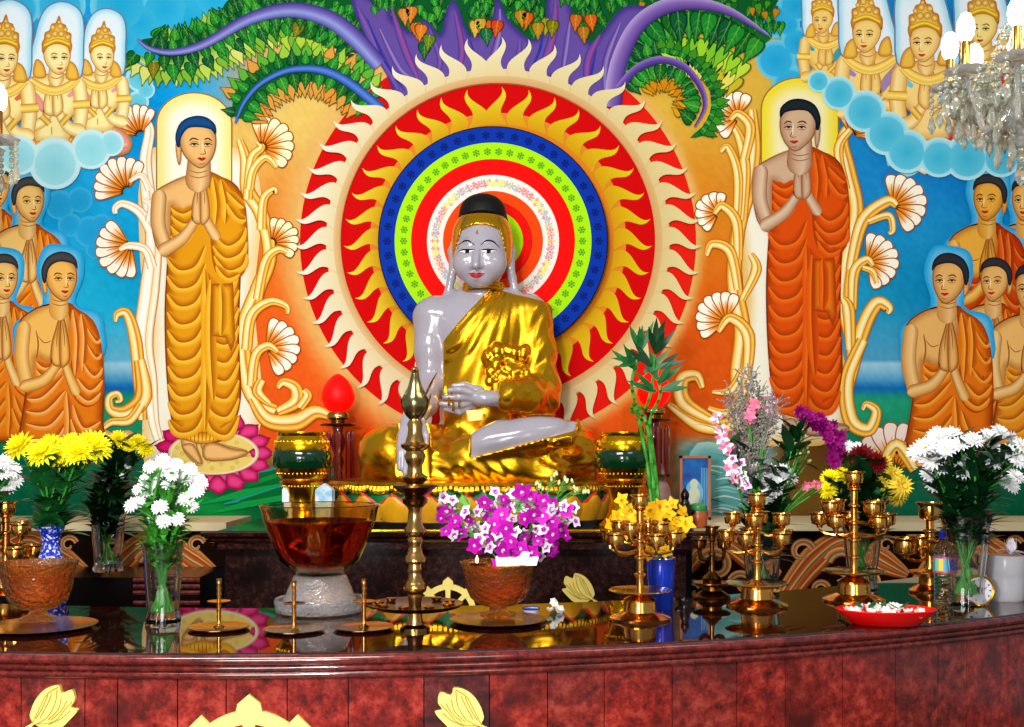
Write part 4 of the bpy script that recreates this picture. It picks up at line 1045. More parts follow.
ring('white_ring', 50, 66, 'white', -.001, [(58, 66, 4., ['pink', 'grey', 'yellow'], 5), (60.5, 50, 2.2, ['yellow', 'grey', 'pink'], 4), (55.5, 44, 2.2, ['yellow', 'pink', 'grey'], 4)])
ring('orange_ring', 38, 50, 'orange', -.002); ring('thin_ring', 37, 39.4, 'darkred', -.004); ring('inner_red_ring', 30, 37, 'red', -.003); ring('inner_green_ring', 20, 30, 'green', -.004); ring('centre_ring', 4, 20, 'yellow', -.005)
mb = MB(); mb.tube([(0, .016, 0), (0, .066, 0)], .05, 20); mb.build('wall_mount', M_BLACK, halo)
# ================================================================== the seated statue
SX, SY, SZ = -.141, 4.86, 1.312
statue = empty('seated_statue', (SX, SY, SZ), 'large seated marble statue in gold robe and gold headband, legs crossed on the lotus throne', 'statue')
M_MARBLE = mat('white_marble', (164, 158, 168), .18, coat=.5, noise=.06, nscale=3)
M_SGOLD = mat('statue_gold', (236, 172, 30), .27, 1.)
M_HAIR = mat('black_hair', (4, 4, 4), .6, spec=.3)
M_LIP = mat('painted_lip', (176, 22, 20), .3); M_LINE = mat('painted_line', (12, 8, 6), .7, spec=.15); M_EYEW = mat('painted_eye_white', (236, 232, 226), .25); M_URNA = mat('painted_mark', (150, 80, 50), .4)
def PL(px, py, y=0.): return ((px-480)/226.3, y, (483-py)/226.3)   # photo bearing -> statue plane
# --- body: one continuous surface
body = Fld((-.56, -.46, -.02), (.56, .28, 1.12), .006)
body.ell((0.005, .09, .30), (.19, .15, .20), .06)
body.ell((0.0, .08, .50), (.185, .135, .22), .06); body.ell((0.005, .07, .66), (.215, .13, .16), .06)
body.cone((-.20, .08, .735), (.215, .08, .745), .088, .088, .05)
body.cone((-.07, .08, .80), (.09, .08, .80), .06, .06, .06)
body.cone((.012, .075, .80), (.008, .06, .93), .064, .062, .03)
body.chain([(-.225, .07, .725, .078), (-.225, .06, .58, .067), (-.222, .05, .43, .058), (-.235, -.08, .33, .05), (-.262, -.2, .275, .042)], .03)
# hand over the shin, fingers down
body.ell((-.278, -.275, .235), (.05, .032, .065), .025)
for x, l, b in ((-.316, .10, 0), (-.292, .125, 0), (-.268, .13, 0), (-.245, .115, 0)):
    body.chain([(x, -.295, .215, .0155), (x-.004, -.33, .15, .0145), (x-.006, -.335, .215-l-.06, .0125)], .008)
body.chain([(-.235, -.26, .25, .017), (-.215, -.285, .19, .014), (-.214, -.29, .15, .011)], .01)
# lap hand, palm up, fingers to the viewer's left
body.chain([(.26, .02, .36, .055), (.19, -.13, .355, .046), (.10, -.205, .348, .04)], .03)
body.ell(PL(487, 404, -.235), (.075, .055, .036), .025)
for i, (x1, z1, y) in enumerate([(452, 397, -.265), (448, 403, -.25), (444, 409, -.232), (448, 414, -.215)]):
    a = PL(474, 399+4*i, y); m_ = PL(462, z1-1+i*1.2, y-.01); e = PL(x1, z1, y-.008)
    body.chain([(*a, .0165), (*m_, .0145), (*e, .011)], .008)
body.chain([(*PL(482, 396, -.21), .018), (*PL(466, 391, -.225), .014), (*PL(456, 392, -.23), .011)], .01)
# legs under the robe and the bare foot
body.cone((-.10, .05, .12), (-.38, -.09, .125), .125, .105, .05); body.cone((.10, .05, .12), (.37, -.09, .125), .125, .108, .05)
body.cone((-.36, -.14, .10), (.14, -.25, .07), .095, .075, .04); body.cone((.36, -.14, .12), (-.05, -.24, .10), .095, .08, .04)
body.ell((.16, -.27, .185), (.23, .085, .078), .03, Matrix.Rotation(.20, 4, 'Y').inverted())
body.cone(PL(484, 447, -.28), PL(500, 437, -.27), .05, .05, .03)
for i in range(5):
    a = PL(552, 431+i*3.4, -.275-.012*i); e = PL(571-1.5*i, 429.5+i*3.4, -.265-.012*i); body.cone(a, e, .019, .0155, .008)
body.cone((-.31, -.2, .2), (-.37, -.18, .2), .03, .024, .02)   # tip of the other foot
# head, turned a little
HX, HYY, HZ = .002, .03, 1.02
body.ell((HX+.006, HYY+.03, HZ+.045), (.122, .135, .145), .03)
body.ell((HX, HYY-.005, HZ-.045), (.118, .115, .118), .04)
body.ell((HX-.006, HYY-.062, HZ-.146), (.052, .045, .03), .04)       # chin
body.ell((HX-.066, HYY-.07, HZ-.075), (.052, .05, .055), .04); body.ell((HX+.058, HYY-.07, HZ-.075), (.052, .05, .055), .04)   # cheeks
body.chain([(HX-.012, HYY-.108, HZ+.01, .009), (HX-.015, HYY-.122, HZ-.045, .0105), (HX-.017, HYY-.137, HZ-.09, .0165)], .014)
body.ell((HX-.035, HYY-.118, HZ-.09), (.013, .013, .011), .008); body.ell((HX+.002, HYY-.118, HZ-.09), (.013, .013, .011), .008)
body.chain([(HX-.042, HYY-.098, HZ-.128, .007), (HX-.016, HYY-.112, HZ-.123, .011), (HX+.012, HYY-.1, HZ-.127, .007)], .008)
body.chain([(HX-.035, HYY-.098, HZ-.139, .006), (HX-.016, HYY-.108, HZ-.141, .011), (HX+.006, HYY-.099, HZ-.138, .006)], .008)
for ex in (-.058, .035):
    body.ell((HX+ex, HYY-.1, HZ-.02), (.03, .016, .014), .01)
    body.chain([(HX+ex-.034, HYY-.086, HZ+.004, .006), (HX+ex, HYY-.102, HZ+.02, .006), (HX+ex+.036, HYY-.088, HZ+.008, .006)], .02)
for sx in (-1, 1):      # long ears
    ex = HX+.004+sx*.122
    body.chain([(ex, HYY+.055, HZ+.045, .018), (ex+sx*.008, HYY+.05, HZ+.0, .022), (ex+sx*.004, HYY+.04, HZ-.06, .02), (ex+sx*.014, HYY+.035, HZ-.12, .018), (ex+sx*.03, HYY+.03, HZ-.19, .02)], .012)
bodyF = body.F.copy()
bo, BV, BQ = body.build('body', M_MARBLE, statue, 2)
bvh = BVHTree.FromPolygons(BV.tolist(), BQ.tolist())
# --- gold robe: follows the body, folds cut into it
def garment(name, keep, thick, disp, extra=None, h=.006, sm=1):
    g = Fld((-.56, -.46, -.02), (.56, .28, 1.12), h)
    g.F = bodyF.copy()
    if extra: extra(g)
    sl, X, Y, Z = g.full()
    T = g.F-thick+disp(X, Y, Z)
    g.F = np.maximum(T, keep(X, Y, Z)).astype(np.float32)
    return g.build(name, M_SGOLD, statue, sm)
def torso_keep(X, Y, Z):
    px = 480+X*226.3; py = 483-Z*226.3
    d = -(((px-443)*47+(py-345)*42)/63.0)/226.3        # the hem over the chest
    d = np.where(Y > .1, np.maximum(d, -.25-X), d)
    d = np.maximum(d, -(Z-.06)); d = np.maximum(d, Z-.835+.25*np.maximum(0, X-.1))
    arm = np.sqrt((X+.225)**2*1.0)-.02
    d = np.maximum(d, np.where(Z < .68, -.163-X, -1))    # never over the bare arm
    hd = .07-np.sqrt((X-.012)**2+(Y-.07)**2)+np.where(Z > .80, 0., -1); d = np.maximum(d, hd)
    lap = np.where((Y < -.12) & (Z < .43), np.maximum(.085-X, .275-Z), -1); d = np.maximum(d, lap)
    return d
def torso_disp(X, Y, Z):
    ax, az = X-.20, Z-.92
    th = np.arctan2(X-.165, .95-Z); r = np.sqrt(ax**2+az**2)
    f = .0028*np.sin(th*40)*np.clip((.22-X)/.1, 0, 1)*np.clip((Y*-1+.1)/.1, 0, 1)
    f += .003*np.sin((Z*1.0+np.abs(X-.30)*1.6)*58)*np.clip((X-.21)/.05, 0, 1)
    f += .003*np.sin((np.hypot(X+.15, Z-.66))*130)*np.clip((.05-X)/.15, 0, 1)*np.clip((.64-Z)/.05, 0, 1)*np.clip((Z-.5)/.06, 0, 1)
    return f
def sleeve(g):
    g.chain([(.215, .08, .735, .09), (.238, .07, .58, .084), (.252, .05, .42, .084), (.258, .03, .36, .075)], .04)
    g.chain([(.26, .02, .36, .075), (.20, -.11, .365, .066), (.125, -.185, .372, .055)], .03)
    g.cone((.265, .06, .40), (.25, .08, .22), .06, .045, .05)
    rr = random.Random(4)
    for k in range(60):                                  # crumpled hem over the forearm
        x, z = PL(rr.uniform(488, 527), rr.uniform(352, 392))[0::2]
        y = -.075-.10*max(0, (.55-z))*2+rr.uniform(-.012, .012); r_ = rr.uniform(.008, .014); g.ell((x, y, z), (r_, r_, r_*1.5), .007)
rb, RV, RQ = garment('robe', torso_keep, .011, torso_disp, sleeve, sm=1)
def leg_keep(X, Y, Z):
    px = 480+X*226.3; py = 483-Z*226.3
    d = np.maximum(Z-.29, -1.0)
    foot = np.minimum((px-474)/226., ((460-(px-474)*.26)-py)/226.)      # the white sole stays bare
    foot = np.minimum(foot, (572-px)/226.); d = np.maximum(d, np.where(Y < -.12, foot, -1))
    hand = np.minimum(np.minimum(X+.345, -.2-X), Z-.02); d = np.maximum(d, np.where(Y < -.27, hand, -1))
    d = np.maximum(d, np.where(Z > .2, .16-np.abs(X), -1)); d = np.maximum(d, np.where(Z > .20, np.where(X < -.1, -(X+.52)*0+(Z-.245), -1), -1))
    return d
def leg_disp(X, Y, Z):
    f = .0022*np.sin(np.hypot((X-.40)*.8, (Z-.13)*1.5)*120)*np.clip((X-.2)/.1, 0, 1)*np.clip((Z-.02)/.04, 0, 1)
    f += .002*np.sin((X*1.0+Z*.9)*95)*np.clip((.2-np.abs(X-.0))/.1, 0, 1)*np.clip((.12-Z)/.06, 0, 1)
    f += .002*np.sin(np.hypot(X+.12, (Z-.2)*1.2)*105)*np.clip((-.02-X)/.1, 0, 1)*np.clip((X+.42)/.12, 0, 1)
    return f
garment('leg_robe', leg_keep, .012, leg_disp, lambda g: (g.ell((-.385, -.06, .125), (.135, .13, .115), .05), g.ell((.385, -.06, .125), (.125, .13, .112), .05), g.cone((-.45, -.05, .02), (.44, -.05, .02), .06, .06, .04), g.cone((-.3, -.22, .03), (.3, -.24, .03), .06, .06, .05)))
# --- hair and head band
hf = Fld((-.18, -.16, .98), (.2, .24, 1.34), .006)
hf.ell((HX+.008, HYY+.045, HZ+.07), (.128, .135, .135), .02); hf.ell((HX+.008, HYY+.03, HZ+.17), (.104, .10, .085), .03); hf.ell((HX+.008, HYY+.035, HZ+.19), (.08, .08, .05), .03)
sl, X, Y, Z = hf.full(); hf.F = np.maximum(hf.F, np.minimum((HZ+.135+ (Y-HYY)*-.35)-Z, .09-Y)).astype(np.float32)
hf.build('hair', M_HAIR, statue, 1)
gf = Fld((-.18, -.16, .9), (.2, .24, 1.3), .005)
gf.ell((HX+.006, HYY+.03, HZ+.045), (.137, .148, .157), .03); gf.ell((HX+.006, HYY+.02, HZ-.03), (.128, .11, .11), .03)
sl, X, Y, Z = gf.full()
top = Z-(HZ+.150); bot = (HZ+.092-.30*np.maximum(0, np.abs(X-HX)-.03)-3.4*np.maximum(0, np.abs(X-HX)-.085)-6*np.maximum(0, np.abs(X-HX)-.11))-Z
gf.F = np.maximum(np.maximum(gf.F, top), np.maximum(bot, Y-.16)).astype(np.float32)
gf.build('head_band', M_SGOLD, statue, 1)
# --- painted features, laid on the face
def on_face(x, z, lift=.0012):
    h = bvh.ray_cast(Vector((x, -.6, z)), Vector((0, 1, 0)))
    return h[0]+h[1]*0+Vector((0, -lift, 0)) if h[0] is not None else Vector((x, -.08, z))
def decal(name, polys, m, lift=.0012, shift=-.028):
    mb = MB()
    for path, w in polys:
        Q = spline(path, 6); n = len(Q); vs, fs = [], []
        for i in range(n):
            a, c = Q[max(i-1, 0)], Q[min(i+1, n-1)]; dx, dz = c[0]-a[0], c[1]-a[1]; L = math.hypot(dx, dz) or 1
            ww = np.interp(i/(n-1)*(len(w)-1), range(len(w)), w)/2
            for o in (-1, 0, 1): vs.append(on_face(HX+Q[i][0]-dz/L*ww*o, HZ+shift+Q[i][1]+dx/L*ww*o, lift))
        for i in range(n-1): fs += [(3*i, 3*i+1, 3*i+4, 3*i+3), (3*i+1, 3*i+2, 3*i+5, 3*i+4)]
        mb.add(vs, fs)
    return mb.build(name, m, statue)
for e, s_ in ((-.058, 1), (.035, 1)):
    eye_ = decal('eye', [([(e-.034, .004), (e-.012, .0), (e+.012, .0), (e+.034, .006)], [.001, .011, .012, .001])], M_EYEW, .0012)
    ir_ = decal('iris', [([(e-.009+.003, .001), (e+.009+.003, .001)], [.012, .0165, .012])], M_LINE, .0022)
    li_ = decal('eyelid_line', [([(e-.038, .004), (e-.014, .009), (e+.012, .009), (e+.038, .008)], [.001, .006, .006, .001]), ([(e-.03, .0), (e, -.0065), (e+.03, .003)], [.0008, .0014, .0008])], M_LINE, .0026)
    ir_.parent = eye_; li_.parent = eye_
    decal('eyebrow', [([(e-.045, .022), (e-.022, .044), (e+.008, .048), (e+.036, .028)] if e < 0 else [(e-.034, .026), (e-.008, .048), (e+.024, .045), (e+.05, .02)], [.001, .0065, .007, .001])], M_LINE, .0014)
decal('upper_lip', [([(-.054, -.082), (-.034, -.0835), (-.016, -.0855), (.0, -.083), (.024, -.081)], [.001, .010, .008, .010, .001])], M_LIP, .0016, -.04)
decal('lower_lip', [([(-.046, -.0875), (-.016, -.0975), (.017, -.0865)], [.001, .015, .001])], M_LIP, .0014, -.04)
decal('forehead_mark', [([(-.012, .062), (-.013, .072), (-.012, .084)], [.012, .010, .001])], M_URNA, .0015, -.012)
# --- neck rings, hem line, ring ornaments
mb = MB()
for zz, r_ in ((.842, .096), (.857, .091), (.871, .086)):
    mb.tube([(.012+r_*cos(a), .07+r_*1.02*sin(a), zz-.02*(1+cos(a+PI/2))*.0-.012*(-sin(a))*0) for a in np.linspace(0, 2*PI, 40)], .0085, 6)
mb.build('neck_ring', M_SGOLD, statue)
mb = MB()
for (x, z) in [(455, 398), (463, 397), (452, 407), (462, 409), (456, 412)]:
    p = Vector(PL(x, z, -.262)); mb.tube([p+Vector((.0, .017*cos(a), .017*sin(a))) for a in np.linspace(0, 2*PI, 16)], .004, 5)
mb.build('finger_ring', M_SGOLD, statue)
mb = MB(); q = [PL(469, 416), PL(486, 415), PL(483, 425), PL(471, 426)]
mb.prism([(p[0], p[2]) for p in q], -.30, -.27); mb.build('gilt_cloth_patch', M_GOLDPAINT, statue)
# ================================================================== brass, bowls and lamps
def K(yb): return 511.5/(yb-PY0)           # distance of a thing standing on the counter with its foot at row yb
ZC = 1.0
def cpt(px, yb): Y = K(yb); return Vector(((px-PX0)*Y/F_PX, Y, ZC)), F_PX/Y
def prof(p, s=1.): return [(r*s, z*s) for r, z in p]
# --- alms bowls
def alms_bowl(px, yb, label):
    Y = .34*F_PX/(yb-PY0); loc = Vector(((px-PX0)*Y/F_PX, Y, ZR)); s = Y/F_PX
    o = empty('alms_bowl', loc, label, 'bowl', 'gilt alms bowls flanking the statue')
    H = yb-432
    def L(lst): return [(r*s, (yb-y)*s) for r, y in lst]
    mb = MB(); mb.lathe(L([(24, yb), (25, yb-4), (20, yb-9), (16, yb-16), (14, yb-28), (17, 488), (22, 482), (18, 479)]), 40, wob=lambda a, z: 1+.015*sin(a*16)); mb.build('stand', M_GOLD, o)
    mb = MB(); mb.lathe(L([(17, 482), (22, 478), (25, 472), (26, 468), (26.5, 466)]), 48); mb.build('lower_bowl', M_GOLD, o)
    mb = MB(); mb.lathe(L([(27, 468), (29, 465), (29.5, 458), (29, 452), (27.5, 450)]), 48); mb.build('green_band', mat('emerald_band', (3, 46, 20), .12, coat=.4), o)
    mb = MB(); mb.lathe(L([(27.5, 451), (28, 448), (27.5, 443), (25, 438), (23.5, 436), (24.5, 434), (24.5, 432), (22, 432), (21, 440), (.01, 446)]), 48); mb.build('rim_collar', M_GOLD, o)
    mb = MB()
    for k in range(36):
        a = 2*PI*k/36
        for r, y, q in ((26.6, 442, 1.2), (24.6, 473.5, 1.2), (19.2, 486, 1.1)): mb.ball((r*s*cos(a), r*s*sin(a), (yb-y)*s), q*s, 6, 4)
    mb.build('bead_relief', M_GOLD, o)
    return o
alms_bowl(302, 529, 'gilt alms bowl with bright green band, left of the statue above the large glass bowl')
alms_bowl(624, 529, 'gilt alms bowl on a stand with dark green band, right of the statue knee')
# --- egg lamps on little pillared stands
M_EGG = mat('glowing_red_egg', (255, 6, 3), .45, spec=.2, emit=.9)
M_REDPOST = mat('red_lacquer_post', (110, 16, 12), .2, coat=.4)
def egg_lamp(px, ey, label):
    yb = 520; Y = .34*F_PX/(yb-PY0); loc = Vector(((px-PX0)*Y/F_PX, Y, ZR)); s = Y/F_PX
    o = empty('egg_lamp', loc, label, 'lamp', 'red egg shaped lamps on pillared stands')
    def L(lst): return [(r*s, (yb-y-(ey-412) if y < 500 else yb-y)*s) for r, y in lst]
    mb = MB(); mb.lathe(L([(.01, 412), (9, 411), (14, 406), (16.8, 399.5), (16.6, 394), (14.2, 387), (10.4, 381), (6, 376.6), (2.6, 374.4), (.01, 373.6)]), 32); mb.build('egg_shade', M_EGG, o)
    mb = MB(); mb.lathe(L([(.01, 424), (7, 424), (8, 420), (11, 418), (11, 415), (9, 412), (.01, 411)]), 24); mb.build('shade_holder', M_OLDBRASS, o)
    mb = MB(); mb.lathe(L([(.01, 427.5), (17, 426), (18, 424.5), (17, 423.5), (.01, 423)]), 32); mb.build('canopy_plate', M_DARKBRASS, o)
    mb = MB(); mb.lathe(L([(20, 520), (20, 516), (14, 513), (9, 510), (.01, 510)]), 28); mb.lathe(L([(.01, 482), (17, 482), (17, 479), (.01, 479)]), 28); mb.build('base', M_DARKBRASS, o)
    mb = MB(); mb.lathe(L([(7, 511), (5, 505), (6, 496), (9, 488), (5, 481), (4, 470), (6, 462), (4, 455), (7, 446), (8, 440), (5, 433), (6, 426)]), 20); mb.build('centre_post', M_REDPOST, o)
    for k in range(8):
        a = 2*PI*k/8+.2
        mb = MB(); mb.lathe([(2.4*s, (yb-481-(ey-412))*s), (2.4*s, (yb-434-(ey-412))*s), (1.2*s, (yb-431-(ey-412))*s)], 8, c=(14*s*cos(a), 14*s*sin(a), 0)); mb.build('post', M_REDPOST, o)
    return o
egg_lamp(338, 412, 'red egg shaped lamp on dark pillared stand, left of the statue')
egg_lamp(654, 407, 'red egg shaped lamp on dark pillared stand behind the green stalks, right of the statue')

# --- tall brass oil lamp with a bird on top
p, sc = cpt(415, 630); s = 1/sc
lamp = empty('oil_lamp', p, 'tall turned brass oil lamp topped by a bird finial in front of the statue', 'lamp')
def LL(lst): return [(r*s, (630-y)*s) for r, y in lst]
mb = MB(); mb.lathe(LL([(15, 630), (15, 627), (9, 624), (7.5, 618), (7, 606)]), 28); mb.build('foot', M_OLDBRASS, lamp)
mb = MB(); mb.lathe(LL([(6, 606), (6.5, 602), (7, 598), (7, 594), (11, 591), (12, 587), (10, 583), (7.5, 578), (7, 574), (6.5, 572), (7.5, 570), (7, 568), (6.5, 564), (11, 561), (11, 558), (8, 554), (6.5, 545), (8, 542), (8, 540), (6.5, 537), (10.5, 533), (11, 530), (8, 525), (7, 516), (6.5, 510), (8, 507)]), 32); mb.build('turned_shaft', M_OLDBRASS, lamp)
mb = MB(); mb.lathe(LL([(8, 507), (12, 503), (13, 499), (10, 496), (11, 494), (17, 491), (22, 487), (22, 485), (20, 485), (12, 489), (.01, 490)]), 36); mb.build('drip_bowl', M_DARKBRASS, lamp)
mb = MB(); mb.lathe(LL([(8, 489), (8, 484), (12, 480), (13, 477), (8, 473), (7, 466), (9, 462), (11, 456), (9, 451), (14, 447), (14.5, 444.5), (10, 442), (8, 436), (7, 430), (8, 424), (5, 418)]), 32); mb.build('upper_shaft', M_OLDBRASS, lamp)
mb = MB()
mb.lathe(LL([(5, 420), (9, 416), (12, 411), (14, 404), (13, 398), (10, 392), (7, 386), (5, 379), (4, 374), (2.6, 370), (.01, 369)]), 26, wob=lambda a, z: 1+.03*sin(a*7))
mb.build('bird_body', mat('bird_bronze', (160, 150, 100), .2, 1., noise=.35, nscale=60), lamp)
mb = MB(); mb.ball((0, -.2*s, (630-371)*s), (4*s, 4.4*s, 4.6*s)); mb.tube([(0, -3*s, (630-371)*s), (1*s, -8*s, (630-369)*s)], [2*s, .3*s], 6); mb.tube([(0, 0, (630-368)*s), (0, 1*s, (630-362)*s)], [1.6*s, .4*s], 6); mb.build('bird_head', M_OLDBRASS, lamp)
mb = MB(); mb.petal((6*s, 4*s, (630-404)*s), (.25, .1, 1), (1, 0, 0), 38*s, 12*s, .2, 8); mb.petal((6.6*s, 4.6*s, (630-404)*s), (.25, .1, 1), (1, 0, 0), 38*s, 12*s, .2, 8); mb.build('bird_tail', M_BRASS, lamp)
for sx in (-1, 1):
    mb = MB(); mb.petal((sx*11*s, 0, (630-410)*s), (sx*.1, .2, 1), (sx, 0, 0), 20*s, 10*s, .15, 6); mb.petal((sx*12*s, 0, (630-410)*s), (sx*.1, .2, 1), (sx, 0, 0), 20*s, 10*s, .15, 6); mb.build('bird_wing', M_OLDBRASS, lamp)
mb = MB(); mb.lathe(LL([(7, 609), (40, 608), (46, 606), (48, 603), (46, 603), (40, 605), (7, 606)]), 48); tr = mb.build('oil_tray', M_DARKBRASS, lamp)
for k in range(9):
    a = 2*PI*k/9+.3; x, y = 36*s*cos(a), 36*s*sin(a)
    mb = MB(); mb.lathe([(2*s, 0), (4.6*s, 2*s), (5.4*s, 4.5*s), (4.8*s, 4.8*s), (.001, 3*s)], 14, c=(x, y, (630-606)*s)); mb.build('wick_cup', M_OLDBRASS if k % 2 else M_BRASS, lamp)

# --- candelabra of oil cups
def cup(mb, c, r, h):
    mb.lathe([(r*.3, -h*.18), (r*.35, 0), (r*.85, h*.12), (r*.95, h*.5), (r*.9, h*.82), (r*1.16, h*.95), (r*1.16, h), (r*1.0, h), (r*.8, h*.6), (.001, h*.5)], 18, c=c)
def candelabrum(px, yb, top, plate, tiers, label, m=M_BRASS, pole_r=3.6, basew=30, cup_r=9., cup_h=13., group='brass oil cup stands on the counter'):
    p, sc = cpt(px, yb); s = 1/sc
    o = empty('oil_cup_stand', p, label, 'lamp stand', group)
    mb = MB(); mb.lathe([(basew*s, 0), (basew*1.02*s, 2*s), (basew*.9*s, 4*s), (basew*.55*s, 8*s), (basew*.5*s, 18*s), (basew*.55*s, 20*s), (basew*.3*s, 24*s), (pole_r*1.4*s, 27*s)], 40); mb.build('base', m, o)
    zp = (yb-plate)*s
    mb = MB(); mb.lathe([(pole_r*s, zp-3*s), (basew*.9*s, zp), (basew*1.05*s, zp+2*s), (basew*1.02*s, zp+3*s), (basew*.8*s, zp+1.6*s), (pole_r*s, zp+1.6*s)], 40); mb.build('drip_plate', m, o)
    zt = (yb-top)*s
    mb = MB(); pr = [(pole_r*1.2*s, 26*s)]
    z = 34*s
    while z < zt-16*s:
        pr += [(pole_r*s, z), (pole_r*1.05*s, z+8*s), (pole_r*1.7*s, z+9.5*s), (pole_r*1.7*s, z+11*s), (pole_r*s, z+12.5*s)]; z += 17*s
    pr += [(pole_r*s, zt-14*s), (pole_r*1.8*s, zt-12*s), (pole_r*.9*s, zt-9*s)]
    mb.lathe(pr, 18); mb.build('pole', m, o)
    mb = MB(); cup(mb, (0, 0, zt-cup_h*s*.8), cup_r*s, cup_h*s); mb.build('top_cup', m, o)
    for (y, R, n, a0) in tiers:
        zc = (yb-y)*s
        for k in range(n):
            a = a0+2*PI*k/n; ca, sa = cos(a), sin(a)
            mb = MB(); mb.tube(spline([(pole_r*s*ca, pole_r*s*sa, zc-17*s), (R*.5*s*ca, R*.5*s*sa, zc-20*s), (R*.94*s*ca, R*.94*s*sa, zc-17*s), (R*s*ca, R*s*sa, zc-8*s)], 5), 1.5*s, 8)
            ar = mb.build('arm', m, o)
            mb = MB(); cup(mb, (R*s*ca, R*s*sa, zc-cup_h*s*.8), cup_r*s, cup_h*s); mb.build('oil_cup', m, ar)
    return o
candelabrum(640, 619, 497, 592, [(524, 22, 4, -2.1), (534, 34, 5, -1.2)], 'brass oil cup stand in front of the blue tumbler')
candelabrum(757, 606, 496, 585, [(515, 24, 4, -1.9), (533, 30, 5, -.9)], 'brass oil cup stand beside the pink and white bouquet, nearest right of the framed picture')
candelabrum(854, 601, 474, 573, [(503, 28, 4, -1.2), (516, 34, 5, -2.4)], 'brass oil cup stand with tall pole in front of the dark red and yellow chrysanthemums', cup_r=9.5)
candelabrum(930, 592, 506, 574, [(541, 25, 4, -1.57)], 'low brass stand of wide cups just left of the water bottle', pole_r=4, cup_r=12, cup_h=18, basew=20)
candelabrum(6, 594, 504, 575, [(525, 20, 4, -.4), (548, 26, 5, -.8)], 'brass oil cup stand at the far left behind the amber bowl', cup_r=10)
candelabrum(712, 598, 528, 585, [(540, 17, 4, -1.0)], 'small dark brass cup stand below the framed picture', m=M_DARKBRASS, pole_r=2.2, cup_r=7, cup_h=10, basew=18)
# --- small incense holders on round plates
for i, (px, yb, lab) in enumerate([(219, 629, 'thin brass incense holder on a round plate, leftmost, before the reflected lotus'), (294, 631, 'thin brass incense holder on a round plate in front of the crystal dish'), (364, 629, 'thin brass incense holder on a round plate just left of the tall oil lamp')]):
    p, sc = cpt(px, yb); s = 1/sc
    o = empty('incense_holder', p, lab, 'incense holder', 'thin brass incense holders')
    mb = MB(); mb.lathe([(4*s, 0), (26*s, .6*s), (30*s, 2*s), (30.5*s, 3*s), (26*s, 2*s), (6*s, 2*s), (4*s, 4*s), (.001, 4*s)], 40); mb.build('plate', M_OLDBRASS, o)
    mb = MB(); h = 47*s; pr = [(4*s, 2*s), (2.2*s, 5*s)]
    for k in range(7): z = 8*s+k*5.6*s; pr += [(1.9*s, z), (2.0*s, z+3.6*s), (2.7*s, z+4.2*s), (2.7*s, z+5*s)]
    pr += [(2.4*s, h+1*s), (2.8*s, h+3*s), (1.6*s, h+3*s), (.001, h)]
    mb.lathe(pr, 16); mb.build('stem', M_BRASS, o)
    mb = MB(); mb.lathe([(2*s, 26*s), (11*s, 27.5*s), (11.4*s, 28.2*s), (2*s, 27.6*s)], 24); mb.build('ash_disc', M_BRASS, o)
# --- plates
def plate(px, yb, R, label, m=M_OLDBRASS, nm='brass_tray'):
    p, sc = cpt(px, yb); s = 1/sc
    mb = MB(); mb.lathe([(R*.7*s, 0), (R*.75*s, .5*s), (R*.97*s, 2.6*s), (R*s, 3.6*s), (R*.95*s, 3.2*s), (R*.72*s, 1.4*s), (.001, 1.2*s)], 48)
    o = mb.build(nm, m, None, loc=p); tag(o, label, 'tray'); return o
plate(40, 628, 55, 'wide brass tray under the amber glass bowl at the far left')
plate(498, 622, 48, 'wide dark brass tray under the amber bowl of orchids', M_DARKBRASS)

# --- glass bowls with amber water
M_AMBER = mat('amber_water', (150, 44, 14), .02, trans=.97, ior=1.15)
M_AMBERL = mat('light_amber_water', (236, 156, 66), .02, trans=1., ior=1.15)
M_AMBERW = mat('amber_glass', (246, 180, 96), .04, trans=.97, ior=1.3, bump=.9, bscale=70)
M_SMOKE = mat('smoky_glass', (222, 196, 150), .04, trans=1., ior=1.2)
M_CUTGLASS = mat('cut_glass', (250, 250, 252), .03, trans=.9, ior=1.5, bump=.6, bscale=110)
p, sc = cpt(320, 612); s = 1/sc
bowl = empty('glass_bowl', p, 'large flared glass bowl of amber water on a crystal foot, left of the oil lamp', 'bowl')
def LB(lst): return [(r*s, (612-y)*s*.955) for r, y in lst]
wav = lambda a, z: 1+.012*sin(a*30)
mb = MB(); mb.lathe(LB([(24, 577), (40, 562), (47, 545), (53, 528), (56, 520), (58, 509), (59.5, 505), (57.5, 504), (55.5, 510), (53, 520), (50.5, 530), (44, 548), (37, 562), (20, 573), (.01, 574)]), 64, wob=lambda a, z: 1+(.008*sin(a*40) if z > .28 else .003*sin(a*60))); mb.build('bowl_wall', M_SMOKE, bowl)
mb = MB(); mb.lathe(LB([(.01, 573), (19, 572), (36, 561), (43, 547.5), (50, 529), (52, 521), (.01, 521)]), 48); mb.build('water', M_AMBER, bowl)
mb = MB(); mb.lathe(LB([(24, 578), (26, 580), (30, 590), (34, 600), (36, 606), (30, 607), (20, 592), (.01, 584)]), 40, wob=lambda a, z: 1+.03*abs(sin(a*12))); mb.build('foot', M_CUTGLASS, bowl)
p2, sc2 = cpt(316, 619); s = 1/sc2
mb = MB(); mb.lathe([(38*s, 0), (44*s, 2*s), (46*s, 12*s), (45*s, 15*s), (42*s, 14*s), (40*s, 5*s), (.001, 4*s)], 64, wob=lambda a, z: 1+.035*abs(sin(a*14)))
o = mb.build('crystal_dish', M_CUTGLASS, None, loc=(p.x, p.y-.0, ZC)); tag(o, 'ribbed clear crystal dish under the large glass bowl', 'dish')
bowl.location.z = ZC+5.*s
